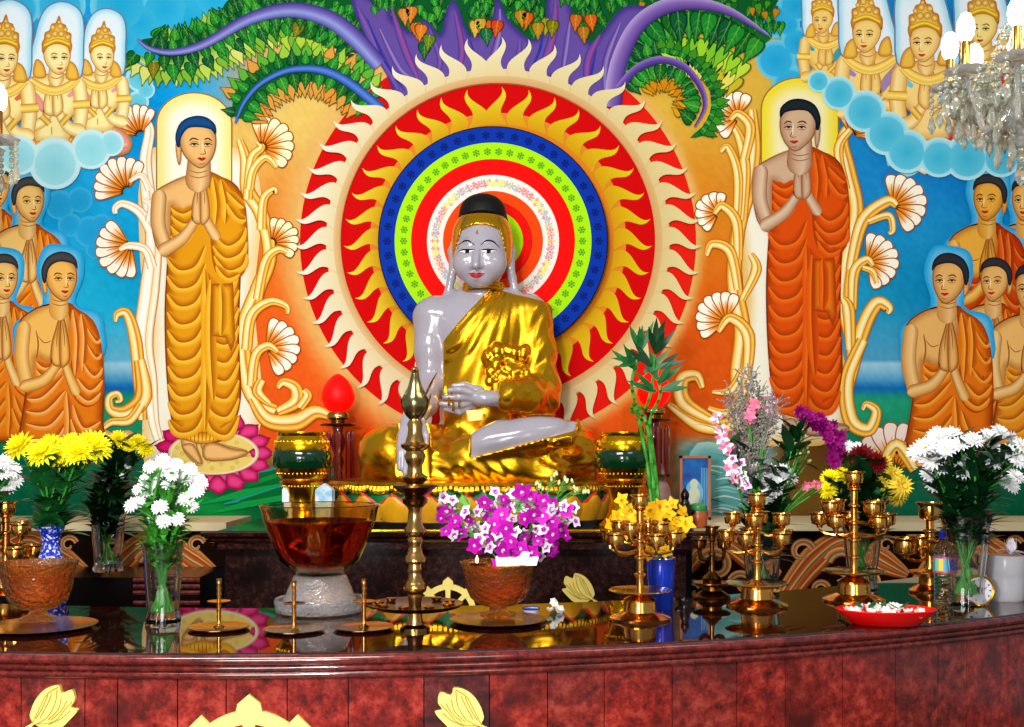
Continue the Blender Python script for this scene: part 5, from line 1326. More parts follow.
def amber_bowl(px, yb, R, top, label):
    p, sc = cpt(px, yb); s = 1/sc; H = yb-top
    o = empty('amber_bowl', p, label, 'bowl', 'amber glass bowls')
    mb = MB(); mb.lathe([(r*R*s, h*H*s) for r, h in [(.46, .0), (.48, .04), (.25, .10), (.22, .16), (.5, .22), (.74, .34), (.88, .55), (.9, .72), (.95, .88), (1.04, 1.), (1.0, 1.), (.9, .86), (.85, .72), (.82, .55), (.68, .38), (.4, .27), (.01, .25)]], 56, wob=lambda a, z: 1+.012*sin(a*24)); mb.build('bowl_wall', M_AMBERW, o)
    mb = MB(); mb.lathe([(r*R*s, h*H*s) for r, h in [(.01, .27), (.38, .29), (.66, .39), (.80, .56), (.83, .72), (.86, .8), (.01, .8)]], 40); mb.build('water', M_AMBERL, o)
    return o
# raised on their trays
ob = amber_bowl(38, 624, 37, 566, 'amber glass bowl on a brass tray at the far left below the blue porcelain vase'); ob.location.z += .011
ob = amber_bowl(498, 620, 37, 566, 'amber glass bowl below the purple orchids, right of the tall oil lamp'); ob.location.z += .011
# small oil lamp burning on the rim of the orchid bowl
p = at(477, 564, 2.83)
o = empty('floating_wick', p, 'tiny burning wick on a brass float at the rim of the orchid bowl', 'candle')
mb = MB(); mb.lathe([(.01, -.004), (.018, -.002), (.024, .004), (.022, .005), (.01, .002), (.001, .002)], 20); mb.build('float', M_BRASS, o)
mb = MB(); mb.lathe([(.001, .002), (.004, .006), (.0042, .011), (.002, .018), (.0003, .023)], 10); mb.build('flame', mat('flame', (255, 196, 120), .5, emit=6.), o)
# ================================================================== other things on the altar
# porcelain vase
M_PORC = mat('blue_white_porcelain', (14, 42, 168), .12, coat=.5, nscale=70, rgb2=(214, 222, 244), detail=3)
p, sc = cpt(51, 604); s = 1/sc
o = empty('porcelain_vase', p, 'blue and white patterned porcelain vase holding yellow chrysanthemums, behind the amber bowl at left', 'vase')
def LV(l): return [(r*s*.98, (605-y)*s) for r, y in l]
mb = MB(); mb.lathe(LV([(15, 605), (17, 600), (19, 590), (20, 577), (17, 566), (11, 556), (9, 548), (9, 540), (11, 533), (14, 528), (13, 527), (10, 532), (8, 541), (8, 550), (.01, 560)]), 40); mb.build('vase_body', M_PORC, o)
for n_ in M_PORC.node_tree.nodes:
    if n_.type == 'VALTORGB': n_.color_ramp.elements[0].position = .38; n_.color_ramp.elements[1].position = .46
    if n_.type == 'TEX_NOISE': n_.inputs['Scale'].default_value = 130
V_PORC = (p+Vector((0, 0, (605-530)*s)), 8*s)
def glass_vase(px, yb, top, rb, rt, label, water=.5, flute=10, z=ZC, Y=None, waist=.8):
    if Y is None: p, sc = cpt(px, yb); s = 1/sc
    else: p = at(px, yb, Y); s = Y/F_PX
    H = (yb-top)*s; rb *= s; rt *= s
    o = empty('glass_vase', p, label, 'vase', 'clear glass flower vases')
    f = lambda a, zz: 1+.03*sin(a*flute)
    mb = MB(); mb.lathe([(rb, 0), (rb*1.02, H*.05), (rb*.92, H*.12), (rb*.95, H*.3), (rb*.6+rt*.4, H*.6), (rt*.92, H*.85), (rt*1.06, H), (rt*1.0, H), (rt*.86, H*.85), (rb*.53+rt*.37, H*.6), (rb*.86, H*.3), (rb*.8, H*.14), (.001, H*.12)], 48, wob=f); mb.build('vase_wall', M_GLASS, o)
    return (p+Vector((0, 0, H)), rt*.8, p+Vector((0, 0, H*.13)), rb*.6)
V_WL = glass_vase(163, 622, 542, 17, 20, 'fluted glass vase of white chrysanthemums at the left front of the counter')
V_YL = glass_vase(108, 571, 512, 14, 17, 'plain glass vase at left standing on the dark side step', Y=4.36)
V_R = glass_vase(966, 605, 515, 18, 23, 'tall glass vase of white chrysanthemums behind the water bottle')
V_PK = glass_vase(762, 592, 530, 17, 20, 'glass vase behind the oil cup stand holding pink and white flowers')
V_MX = glass_vase(862, 590, 520, 15, 20, 'glass vase of dark red and yellow chrysanthemums, behind the tall cup stand')
# water bottle
p, sc = cpt(945, 603); s = 1/sc
M_PET_ = mat('clear_plastic', (236, 242, 246), .04, trans=1., ior=1.2)
o = empty('water_bottle', p, 'clear plastic water bottle with blue cap and colourful label', 'bottle')
pr = [(9.5, 0), (10.5, 1.5)]
for k in range(7): pr += [(10.8, 3+k*4), (10.0, 5+k*4)]
pr += [(10.8, 31), (10.8, 47), (10, 49), (10.4, 52), (9.6, 56), (7, 61), (4.5, 64), (4.3, 66), (3.8, 66), (.01, 65)]
mb = MB(); mb.lathe([(r*s, z*s) for r, z in pr], 32); mb.build('bottle_body', M_PET_, o)
mb = MB(); mb.lathe([(5.0*s, 64.5*s), (5.1*s, 72*s), (4.6*s, 72.8*s), (.001, 72.8*s)], 24, wob=lambda a, z: 1+.02*sin(a*20)); mb.build('cap', mat('blue_cap', (20, 50, 190), .35), o)
m, nt, b = new_mat('bottle_label'); tc = nt.nodes.new('ShaderNodeTexCoord'); sp = nt.nodes.new('ShaderNodeSeparateXYZ'); nt.links.new(tc.outputs['Object'], sp.inputs[0])
b.inputs['Base Color'].default_value = (*lin((60, 150, 190)), 1); b.inputs['Roughness'].default_value = .3
LBL = [m, mat('label_red', (206, 30, 60), .3), mat('label_blue', (20, 50, 180), .3), mat('label_yellow', (236, 200, 60), .3), mat('label_green', (120, 190, 150), .3)]
mb = MB(); n = 40; z0, z1 = 31, 47
def band(a0, a1, za, zb, mi, r):
    k0 = max(2, int((a1-a0)/.12)); vs, fs = [], []
    for k in range(k0+1):
        a = a0+(a1-a0)*k/k0
        vs += [(r*s*cos(a), r*s*sin(a), za*s), (r*s*cos(a), r*s*sin(a), zb*s)]
    fs = [(2*k, 2*k+2, 2*k+3, 2*k+1) for k in range(k0)]
    mb.add(vs, fs, mi)
band(0, 2*PI, 31, 47, 0, 11.0); band(0, 2*PI, 45.4, 47.2, 1, 11.06); band(0, 2*PI, 30.4, 32, 1, 11.06); band(-1.6, -.3, 33.5, 44.5, 2, 11.08); band(-2.5, -2.1, 33, 45, 3, 11.08); band(-2.9, -2.5, 33, 45, 4, 11.08)
for a, z in [(-1.3, 40), (-1.0, 42), (-.8, 37), (-1.2, 36), (-.6, 40)]: band(a, a+.12, z, z+1.4, 4, 11.12)
mb.build('label_sleeve', LBL, o)
# little gauge-like clock behind glass
p, sc = cpt(968, 602); p = p+Vector((0, -.075, 0)); s = 1/sc
o = empty('table_clock', p, 'small round table clock with white face and gilt rim, right of the water bottle', 'clock')
M_WHITE = mat('white_enamel', (226, 222, 226), .3); M_INK = mat('dark_ink', (40, 34, 40), .4)
mb = MB(); R = 14.5*s; cz = 15*s
def discy(mb, r, y0, y1, cx=0, cz_=0, m=None, n=36): mb.prism([(cx+r*cos(2*PI*k/n), cz_+r*sin(2*PI*k/n)) for k in range(n)], y0, y1, m)
discy(mb, R, 0, .02, 0, cz); mb.tube([(R*cos(a), 0, cz+R*sin(a)) for a in np.linspace(0, 2*PI, 40)], 1.4*s, 8); mb.build('clock_case', M_GOLD, o)
mb = MB(); discy(mb, R*.9, -.003, -.0005, 0, cz); fc = mb.build('clock_face', M_WHITE, o)
mb = MB()
for k in range(12):
    a = 2*PI*k/12; mb.prism([(R*.74*cos(a+d)*q, cz+R*.74*sin(a+d)*q) for d, q in ((-.06, .92), (.06, .92), (.06, 1.06), (-.06, 1.06))], -.005, -.003)
for a in (.4, 2.2): mb.prism([(R*q*cos(a+d), cz+R*q*sin(a+d)) for d, q in ((-.8, .12), (0, .55), (.8, .12))], -.006, -.003)
discy(mb, R*.2, -.0065, -.003, 0, cz, n=12); mb.build('clock_marks', M_INK, o)
mb = MB(); mb.tube([(-9*s, .004, 0.002), (-7*s, .01, 4*s)], 1.6*s, 6); mb.tube([(9*s, .004, 0.002), (7*s, .01, 4*s)], 1.6*s, 6); mb.build('clock_feet', M_GOLD, o)
# ribbed white plastic pot with ribbon
p, sc = cpt(1006, 600); s = 1/sc
o = empty('plastic_tub', p, 'translucent white plastic tub with a ribbon at the right end of the counter', 'tub')
mb = MB(); mb.lathe([(16*s, 0), (17.5*s, 2*s), (17.5*s, 12*s), (18*s, 22*s), (17.6*s, 24*s), (18.2*s, 26*s), (18.2*s, 42*s), (17*s, 45*s), (.001, 46*s)], 40); mb.build('tub_body', mat('milky_plastic', (208, 206, 212), .25, trans=.35, ior=1.3), o)
mb = MB()
for k in range(12):
    a = k*.53+.2; mb.petal((4*s, -4*s, 46*s), (cos(a), sin(a)*.6, .8+.3*sin(k*2.3)), (0, 0, 1), 16*s, 7*s, .6*(1 if k % 2 else -1), 5, cup=.3)
mb.build('ribbon_bow', mat('white_ribbon', (232, 226, 232), .35), o)
mb = MB(); mb.tube(spline([(-18*s, -2*s, 1*s), (-25*s, -3*s, 2*s), (-24*s, -1*s, 20*s), (-16*s, 4*s, 40*s), (0, 2*s, 49*s)], 6), 1.2*s, 6); mb.build('orange_cord', mat('orange_cord', (196, 120, 30), .5), o)
# red dish of white blossoms
p, sc = cpt(886, 624); s = 1/sc
o = empty('red_dish', p, 'shallow oval red plastic dish at the right front of the counter', 'dish')
mb = MB(); mb.lathe([(30*s, 0), (34*s, .6*s), (47*s, 12*s), (49.5*s, 15*s), (48.5*s, 16*s), (45*s, 12.5*s), (32*s, 3*s), (.001, 2.6*s)], 56, sy=.62); mb.build('dish_body', mat('red_plastic', (214, 10, 8), .25), o)
M_JAS = mat('white_petal', (246, 246, 236), .5)
rj = random.Random(3)
jas = None
for k in range(42):
    a = rj.uniform(0, 2*PI); r = math.sqrt(rj.uniform(0, 1)); x, y = 41*s*r*cos(a), 41*s*r*sin(a)*.58; z = (9+4*(1-r)+rj.uniform(0, 4))*s
    if jas is None:
        mb = MB()
        for q in range(6): mb.petal((0, 0, 0), (cos(q*1.047), sin(q*1.047), .35), (0, 0, 1), 6.4*s, 4.8*s, .3, 4)
        mb.ball((0, 0, .6*s), 1.2*s, 6, 4)
        jas = mb.build('jasmine_blossom', M_JAS, None); ob = jas
    else: ob = jas.copy(); COL.objects.link(ob)
    ob.location = p+Vector((x, y, z)); ob.rotation_euler = (rj.uniform(-.8, .8), rj.uniform(-.8, .8), rj.uniform(0, 6))
    tag(ob, 'small white blossom heaped in the red oval dish', 'flower', 'white blossoms in the red dish')
for k, (x, y, r) in enumerate([(-20, -8, .4), (-26, -4, 2.), (-8, -10, 1.), (8, -12, 2.6), (12, -6, .2), (-2, -6, 3.3), (-16, 2, 5.)]):
    mb = MB(); mb.petal((0, 0, 0), (cos(r), sin(r)*.7, .3), (0, 0, 1), 11*s, 6*s, .2, 6); mb.petal((0, 0, .3*s), (cos(r), sin(r)*.7, .3), (0, 0, 1), 11*s, 6*s, .2, 6)
    ob = mb.build('green_leaf', M_LEAF, None, loc=p+Vector((x*s, y*s, 17*s))); tag(ob, 'small green leaf lying among the white blossoms of the red dish', 'leaf', 'leaves in the red dish')
# blue tumbler
p, sc = cpt(661, 608); s = 1/sc
o = empty('blue_tumbler', p, 'shiny blue tumbler holding yellow orchids behind the brass cup stand', 'tumbler')
mb = MB(); mb.lathe([(11.5*s, 0), (12*s, 2*s), (14.5*s, 50*s), (13.7*s, 50*s), (11.4*s, 4*s), (.001, 3*s)], 32); mb.build('tumbler_wall', mat('blue_metal', (22, 60, 196), .2, .35, coat=.5), o)
mb = MB(); mb.tube([(14.4*s*cos(a), 14.4*s*sin(a), 50*s) for a in np.linspace(0, 2*PI, 33)], .8*s, 6); mb.build('rim', mat('silver_rim', (210, 214, 224), .15, 1.), o)
V_BT = (p+Vector((0, 0, 50*s)), 10*s)
# framed picture
Yf = 4.93; p = at(695, 515, Yf); p.z = 1.13; s = Yf/F_PX
o = empty('picture_frame', p, 'small framed blue picture of a pale figure on the back shelf', 'picture')
w_, h_ = 15.5*s, 64*s
mb = MB(); t = 2.6*s
for a, b_, c, d in ((-w_, -w_+t, 0, h_), (w_-t, w_, 0, h_), (-w_, w_, 0, t), (-w_, w_, h_-t, h_)): mb.prism([(a, c), (b_, c), (b_, d), (a, d)], -.01, .012)
mb.build('frame', mat('copper_frame', (206, 130, 80), .3, .5), o, smooth=False)
mb = MB(); mb.prism([(-w_+t*.8, t*.8), (w_-t*.8, t*.8), (w_-t*.8, h_-t*.8), (-w_+t*.8, h_-t*.8)], -.003, .008); mb.build('picture_sheet', mat('blue_picture', (12, 120, 196), .3, noise=.4, nscale=14, rgb2=(20, 60, 150)), o, smooth=False)
mb = MB(); 
def dsk(cx, cz, rx, rz, y, m): mb.add([(cx*s+rx*s*cos(2*PI*k/20), y, cz*s+rz*s*sin(2*PI*k/20)) for k in range(20)], [tuple(range(20))], m)
dsk(-1, 26, 9, 14, -.0034, 0); dsk(-1, 24, 6, 9, -.0038, 1); dsk(-1, 36, 4, 5, -.0042, 1); dsk(-1, 12, 9, 4, -.0038, 2)
for k in range(5): mb.add([((6+k*1.6)*s, -.0036, 8*s), ((6.6+k*1.6)*s, -.0036, 8*s), ((6.6+k*1.6)*s, -.0036, 52*s), ((6+k*1.6)*s, -.0036, 52*s)], [(0, 1, 2, 3)], 0)
mb.build('painted_figure', [mat('pale_blue_print', (120, 190, 220), .4), mat('pale_skin_print', (214, 220, 190), .4), mat('green_print', (60, 150, 110), .4)], o, smooth=False)
mb = MB(); mb.tube([(0, .012, h_*.7), (0, .09, .004)], .006, 6); mb.build('frame_strut', M_BLACK, o)
# small figures beside the picture
M_PINKST = mat('pink_stone', (196, 150, 140), .4, noise=.2, nscale=12); 
f = Fld((-.09, -.07, -.01), (.09, .07, .27), .006)
f.ell((0, 0, .03), (.075, .055, .04), .02).ell((0, 0, .10), (.05, .042, .07), .03).ell((-.03, -.03, .07), (.04, .03, .025), .02).ell((.03, -.03, .07), (.04, .03, .025), .02).ell((0, 0, .19), (.03, .03, .036), .015).ell((0, .0, .228), (.014, .014, .014), .01)
pp = at(662, 515, 4.9); fo, _, _ = f.build('small_statuette', M_PINKST, None, 1, loc=(pp.x, 4.97, 1.142)); tag(fo, 'small pinkish seated statuette left of the framed picture', 'statuette')
f = Fld((-.05, -.05, -.01), (.05, .05, .2), .005)
f.ell((0, 0, .02), (.04, .036, .024), .012).cone((0, 0, .02), (0, 0, .10), .028, .02, .02).ell((0, 0, .135), (.018, .018, .022), .008).cone((0, 0, .15), (0, 0, .18), .008, .002, .008).cone((-.03, 0, .07), (.03, 0, .07), .012, .012, .01)
pp = at(685, 525, 4.42); fo, _, _ = f.build('dark_figurine', M_BLACK, None, 1, loc=(pp.x, 4.42, ZR+.002)); tag(fo, 'tiny dark figurine in front of the framed picture', 'figurine')
pp = at(696, 524, 4.45); o = empty('spice_jar', (pp.x-.012+.03, 4.5, ZR+.001), 'small orange jar with a green band in front of the framed picture', 'jar')
mb = MB(); mb.lathe([(.03, 0), (.036, .01), (.037, .06), (.03, .075), (.001, .078)], 24); mb.build('jar_body', mat('orange_glaze', (196, 96, 50), .3, noise=.2), o)
mb = MB(); mb.lathe([(.034, .072), (.036, .078), (.034, .092), (.02, .1), (.001, .1)], 24); mb.build('green_band', mat('green_glaze', (40, 150, 70), .35), o)
# packets behind the large bowl
for px, w2, m_, lab, rz in ((325, 9, mat('pale_blue_packet', (140, 196, 226), .4, noise=.3, nscale=40, rgb2=(232, 236, 240)), 'pale blue and white packet standing behind the large glass bowl', -.25), (286, 3.4, mat('white_blue_packet', (210, 224, 232), .4), 'narrow white packet standing left of the gilt alms bowl stand', .1)):
    Yp = 4.42; pp = at(px, 527, Yp); s = Yp/F_PX
    o = empty('paper_packet', (pp.x, Yp, ZR+.001), lab, 'packet', rz=rz)
    mb = MB(); mb.box((0, 0, 20*s), (2*w2*s, .03, 40*s)); mb.build('packet_body', m_, o, smooth=False)
    mb = MB(); mb.prism([(-w2*s, 40*s), (w2*s, 40*s), (0, 46*s)], -.012, .012); mb.build('folded_top', m_, o, smooth=False)
# small white and blue cup, white blossoms near the orchid bowl
p, sc = cpt(531, 614); s = 1/sc
o = empty('blue_rim_cup', p+Vector((0, 0, 0)), 'small white cup with blue rim beside the orchid bowl', 'cup')
mb = MB(); mb.lathe([(6*s, 0), (7*s, 1*s), (9*s, 6*s), (8.4*s, 6*s), (6*s, 2*s), (.001, 1.6*s)], 24); mb.build('cup_wall', M_WHITE, o)
mb = MB(); mb.lathe([(8.6*s, 4.6*s), (9.3*s, 6.6*s), (8.4*s, 6.6*s), (8.1*s, 5*s)], 24); mb.build('blue_rim', mat('cobalt_rim', (30, 70, 190), .2), o)
p, sc = cpt(555, 614); s = 1/sc
for k, (x, y, z) in enumerate([(-5, 0, 3), (2, -1, 3), (-1, 1, 8), (5, 1, 4), (0, 0, 12)]):
    ob = jas.copy(); COL.objects.link(ob); ob.location = p+Vector((x*s, y*s, z*s)); ob.rotation_euler = (.5*k, .3*k, k)
    tag(ob, 'white blossom in a little heap right of the blue rimmed cup', 'flower', 'white blossoms beside the small cup')
# brass tray things behind the left bowl
# ---- crystal chandeliers
M_CRYS = mat('crystal', (250, 250, 245), .02, trans=.8, ior=1.6); M_CRYSB = mat('crystal_bead', (232, 232, 214), .03, .05, trans=.82, ior=1.6)
M_BULB = mat('lit_bulb', (255, 250, 240), .4, emit=9.)
def chandelier(loc, label, R=.30, arms=8, z0=0., seed=2):
    rc = random.Random(seed)
    o = empty('chandelier', loc, label, 'chandelier', 'crystal chandeliers hanging before the mural')
    mb = MB(); mb.lathe([(.004, -.24), (.02, -.23), (.03, -.215), (.015, -.205), (.03, -.19), (.06, -.15), (.03, -.1), (.02, .0), (.04, .06), (.02, .12), (.012, .3), (.012, 1.9)], 20); mb.build('centre_column', M_CRYS, o)
    for k in range(arms):
        a = 2*PI*k/arms+.3; ca, sa = cos(a), sin(a)
        pt = lambda r, z: (r*ca, r*sa, z)
        mb = MB(); mb.tube(spline([pt(.03, -.12), pt(.12, -.19), pt(.24*R/.3, -.13), pt(R, -.04)], 6), .009, 8); arm = mb.build('arm', M_CRYS, o)
        mb = MB(); mb.lathe([(.012, -.05), (.05, -.04), (.058, -.03), (.05, -.032), (.012, -.035)], 20, c=pt(R, 0), wob=lambda q, z: 1+.08*sin(q*8)); mb.build('drip_pan', M_CRYS, arm)
        mb = MB(); mb.lathe([(.012, -.04), (.012, .05), (.010, .055)], 12, c=pt(R, 0)); mb.build('candle_sleeve', M_BRASS, arm)
        mb = MB(); mb.lathe([(.012, .05), (.022, .066), (.0245, .086), (.022, .108), (.012, .126), (.001, .132)], 14, c=pt(R, 0)); mb.build('bulb', M_BULB, arm)
        a2 = a+2*PI/arms
        gl = [[pt(R*(1-j/14)+.05*j/14, -.04-.1*sin(PI*j/14)+.15*j/14) for j in range(15)]]
        for rr, zz, dp in ((.97, -.05, .09), (.98, -.035, .045), (.5, .02, .13), (.75, -.08, .07)):
            gl.append([(R*rr*cos(a+(a2-a)*j/13), R*rr*sin(a+(a2-a)*j/13), zz-dp*sin(PI*j/13)) for j in range(14)])
        for g in gl:
            mb = MB()
            for q in g: mb.ball(q, .0095, 6, 4)
            mb.tube(g, .001, 4); mb.build('bead_garland', M_CRYSB, o)
        def strand(x, y, z, n, L):
            mb = MB(); zt = z
            for i in range(n): mb.ball((x, y, z), .0085, 6, 4); z -= .018
            mb.lathe([(.001, -L), (.013, -L*.62), (.007, -.008), (.001, 0)], 6, c=(x, y, z+.008)); mb.tube([(x, y, zt), (x, y, z)], .001, 4); return mb.build('pendant_strand', M_CRYSB, arm)
        for j in range(5):
            q = 2*PI*j/5; strand(R*ca+.052*cos(q), R*sa+.052*sin(q), -.045, 4, .055)
        for rr, da, zz in ((.55, .2, -.15), (.7, .39, -.13), (.35, .5, -.2), (.9, .39, -.12)): strand(R*rr*cos(a+da), R*rr*sin(a+da), zz, 2, .06)
    mb = MB(); z = -.24
    for i in range(2): mb.ball((0, 0, z), .016-.002*i, 8, 6); z -= .024
    mb.lathe([(.001, -.07), (.02, -.04), (.01, -.008), (.001, 0)], 8, c=(0, 0, z+.01)); mb.build('bottom_drop', M_CRYSB, o)
    return o
Yc = 3.15
chandelier(at(1021, 66, Yc), 'crystal chandelier with lit candle bulbs at the upper right', .19, 8)
chandelier(at(-78, 122, Yc), 'crystal chandelier with lit candle bulbs just entering at the left edge', .2, 8, seed=5)
# ================================================================== flowers
rf = random.Random(21)
def fmat(n, rgb, rgb2=None): return mat(n, rgb, .55, sub=.0, spec=.2, nscale=60, rgb2=rgb2)
M_FY = fmat('yellow_petal', (255, 244, 30), (252, 232, 20)); M_FW = fmat('white_flower_petal', (246, 246, 246)); M_FR = fmat('dark_red_petal', (122, 8, 16), (84, 4, 10)); M_FPY = fmat('pale_yellow_petal', (240, 214, 70), (226, 190, 40))
M_FP = fmat('magenta_petal', (212, 24, 196), (150, 8, 126)); M_FPW = fmat('white_lilac_petal', (244, 226, 242)); M_PINK = fmat('pink_petal', (236, 84, 140), (246, 150, 180)); M_PURP = fmat('purple_petal', (160, 8, 120), (120, 6, 92)); M_OY = fmat('yellow_orchid_petal', (244, 190, 14), (226, 160, 6))
M_FCENT = fmat('flower_centre', (206, 196, 60)); M_STAT = fmat('grey_lilac_twig', (164, 152, 150), (116, 112, 96)); M_BUD = fmat('pale_bud', (206, 220, 150)); M_PKB = fmat('pink_bud', (206, 70, 90), (236, 140, 150))
def proto(name, mb, mats):
    me_o = mb.build(name, mats); me = me_o.data; bpy.data.objects.remove(me_o); return me
def chrys(name, rings, mpet, mcen=None, n=5, W=.2):
    mb = MB()
    for (N_, L, el, cu) in rings:
        off = rf.uniform(0, 6)
        for k in range(N_):
            a = off+2*PI*k/N_+rf.uniform(-.1, .1); e = el+rf.uniform(-.08, .08)
            d = (cos(a)*cos(e), sin(a)*cos(e), sin(e)); up = (-cos(a)*sin(e), -sin(a)*sin(e), cos(e))
            mb.petal((cos(a)*.05, sin(a)*.05, .02), d, up, L*rf.uniform(.92, 1.06), W, cu, 4, cup=.25)
    mb.ball((0, 0, .03), (.14, .14, .10), 8, 5, 1)
    mb.lathe([(.02, -.22), (.10, -.12), (.16, -.02), (.12, .03)], 8, m=2)
    return proto(name, mb, [mpet, mcen or mpet, M_GREEN])
P_YEL = chrys('yellow_bloom', [(22, 1., -.12, -.15), (20, .92, .12, .1), (18, .8, .4, .25), (14, .62, .75, .35), (10, .42, 1.1, .3)], M_FY, W=.26)
P_WHT = chrys('white_bloom', [(15, 1., .0, -.1), (14, .9, .22, .1), (10, .6, .6, .3)], M_FW, M_FCENT, W=.34)
P_RED = chrys('dark_red_bloom', [(20, 1., -.1, -.2), (18, .9, .2, .15), (15, .72, .55, .3), (10, .5, .95, .3)], M_FR, W=.3)
P_PYL = chrys('pale_yellow_bloom', [(22, 1.1, -.3, -.45), (20, 1., .0, -.3), (14, .75, .4, .1), (8, .45, .9, .2)], M_FPY, W=.17)
def orchid(name, m0, m1, wk=1.45, tip=.35, inner=.2):
    mb = MB()
    for k, (L, W) in enumerate([(1., .5), (.95, .62), (.9, .45), (.9, .45), (.95, .62)]):
        a = PI/2+2*PI*k/5; mb.petal((0, 0, .05), (cos(a), sin(a), .25), (0, 0, 1), L, W*wk, -.2, 6, tip, cup=.15)
        mb.petal((0, 0, .07), (cos(a), sin(a), .3), (0, 0, 1), L*inner, W*.6, .1, 3, .3, m=1)
    mb.petal((0, 0, .1), (0, -.7, .7), (0, .7, .7), .55, .4, .5, 4, .4, m=0); mb.ball((0, .02, .14), .1, 6, 4, 1)
    return proto(name, mb, [m0, m1])
P_ORC = orchid('orchid_blossom', M_FP, M_FPW); P_ORY = orchid('yellow_orchid_blossom', M_OY, M_OY, 1.05, .2); P_ORW = orchid('pale_orchid_blossom', M_FPW, M_FP, 1.3, .3, .45)
def glad(name, m0, m1):
    mb = MB()
    for k in range(6):
        a = 2*PI*k/6; mb.petal((0, 0, 0), (cos(a)*.8, sin(a)*.8, .75), (-cos(a)*.6, -sin(a)*.6, .8), 1., .62, -.25, 5, .25, cup=.2, m=k % 2)
    mb.lathe([(.04, -.4), (.12, -.1), (.16, .1)], 8, m=1); return proto(name, mb, [m0, m1])
P_GLP = glad('gladiolus_floret', M_PINK, M_FPW); P_PUR = chrys('purple_floret', [(9, 1., .2, .1), (8, .7, .7, .2)], M_PURP, W=.5); P_PKB = glad('pink_floret', M_PKB, M_PINK)
mb = MB(); mb.lathe([(.05, -.5), (.32, -.2), (.38, .2), (.2, .7), (.01, .9)], 8); P_BUDM = proto('bud', mb, [M_BUD])

def bloom(me, name, parent, pos, d, r, org):
    o = bpy.data.objects.new(name, me); COL.objects.link(o); o.parent = parent
    q = Vector(d).normalized().to_track_quat('Z', 'Y'); o.rotation_euler = (q.to_matrix() @ Matrix.Rotation(rf.uniform(0, 6), 3, 'Z')).to_euler()
    o.location = Vector(pos)-org; o.scale = (r, r, r); return o
def stem_flower(name, label, group, base, tip, blooms, mid=None, leaves=0, L=.06, W=.03, sr=.0035, lm=None, ls=.25, le=.9, stem_m=None, cat='flower', droop=.1):
    "one stem with its blooms: blooms = [(mesh, part name, point, direction, radius)]"
    base = Vector(base); tip = Vector(tip)
    o = empty(name, base, label, cat, group)
    m_ = Vector(mid) if mid is not None else base.lerp(tip, .55)+Vector((0, 0, .1*(tip-base).length))
    path = spline([base, m_, tip], 7); mb = MB()
    mb.tube([Vector(p)-base for p in path], [sr*(1.15-.5*i/(len(path)-1)) for i in range(len(path))], 6)
    for (me, nm, pos, d, r) in (blooms if len(blooms) < 16 else []):   # side twigs
        pos = Vector(pos)
        if (pos-tip).length > .012:
            j = path[int(len(path)*.62)]; mb.tube([Vector(q)-base for q in spline([j, Vector(j).lerp(pos, .5)+Vector((0, 0, .008)), pos], 4)], sr*.6, 5)
    mb.build('stem', stem_m or M_GREEN, o)
    if leaves:
        mb = MB()
        for k in range(leaves):
            t = ls+(le-ls)*(k+.5)/leaves; i = min(int(t*(len(path)-1)), len(path)-2); p = Vector(path[i]).lerp(Vector(path[i+1]), t*(len(path)-1)-i)
            a = k*2.4+rf.uniform(-.5, .5); d = Vector((cos(a), sin(a), rf.uniform(.3, 1.5)))
            mb.petal(p-base, d, (0, 0, 1), L*rf.uniform(.7, 1.2), W*rf.uniform(.7, 1.2), -rf.uniform(.1, .5), 5, cup=.1)
        mb.build('foliage', lm or M_LEAF, o)
    for (me, nm, pos, d, r) in blooms: bloom(me, nm, o, pos, d, r, base)
    return o
def inside(V, k):
    "a point at the foot of a vase and one in its mouth"
    top, rt, bot, rb = V; a = k*2.4
    return bot+Vector((cos(a)*rb*.95, sin(a)*rb*.95, 0)), top+Vector((-cos(a)*rt*.7, -sin(a)*rt*.7, 0))
def vase_group(V, pts, name, label, group, me, nm, Rpx, Yspread=.09, twigs=1, leaves=7, L=.05, W=.022, lm=None, face=-.9, up=.7, sr=.003):
    "pts: bearings of the blooms; grouped so that one stem carries twigs blooms"
    for k in range(0, len(pts), twigs):
        grp = pts[k:k+twigs]; b, mth = inside(V, k); Y0 = V[0].y
        bl = []
        for (px, py) in grp:
            Y = Y0+rf.uniform(-Yspread, Yspread); p = at(px, py, Y)
            d = Vector(((p.x-V[0].x)*4+rf.uniform(-.25, .25), face+rf.uniform(-.3, .3), up+rf.uniform(-.3, .4)))
            bl.append((me, nm, p, d, Rpx*Y/F_PX*rf.uniform(.85, 1.12)))
        stem_flower(name, label, group, b, bl[0][2]-Vector(bl[0][3]).normalized()*bl[0][4]*.15, bl, mth, leaves, L, W, sr, lm, .3, .92)

# white chrysanthemums, left front vase
pts = [(x, y+5) for x, y in [(150, 462), (163, 456), (176, 460), (190, 464), (198, 474), (186, 474), (172, 470), (158, 470), (145, 474), (139, 484), (152, 482), (168, 480), (182, 484), (196, 486), (137, 498), (132, 500), (150, 494), (176, 492), (200, 478), (160, 502), (172, 505), (186, 494), (192, 502), (146, 488), (180, 468), (168, 464), (154, 512), (164, 516), (178, 514), (190, 468)]]
vase_group(V_WL, pts, 'white_chrysanthemum', 'spray of small white chrysanthemums in the fluted vase at the left front', 'white chrysanthemums in the left front vase', P_WHT, 'bloom', 8.6, .07, 2, 26, .06, .02, M_GREEN, sr=.0048)
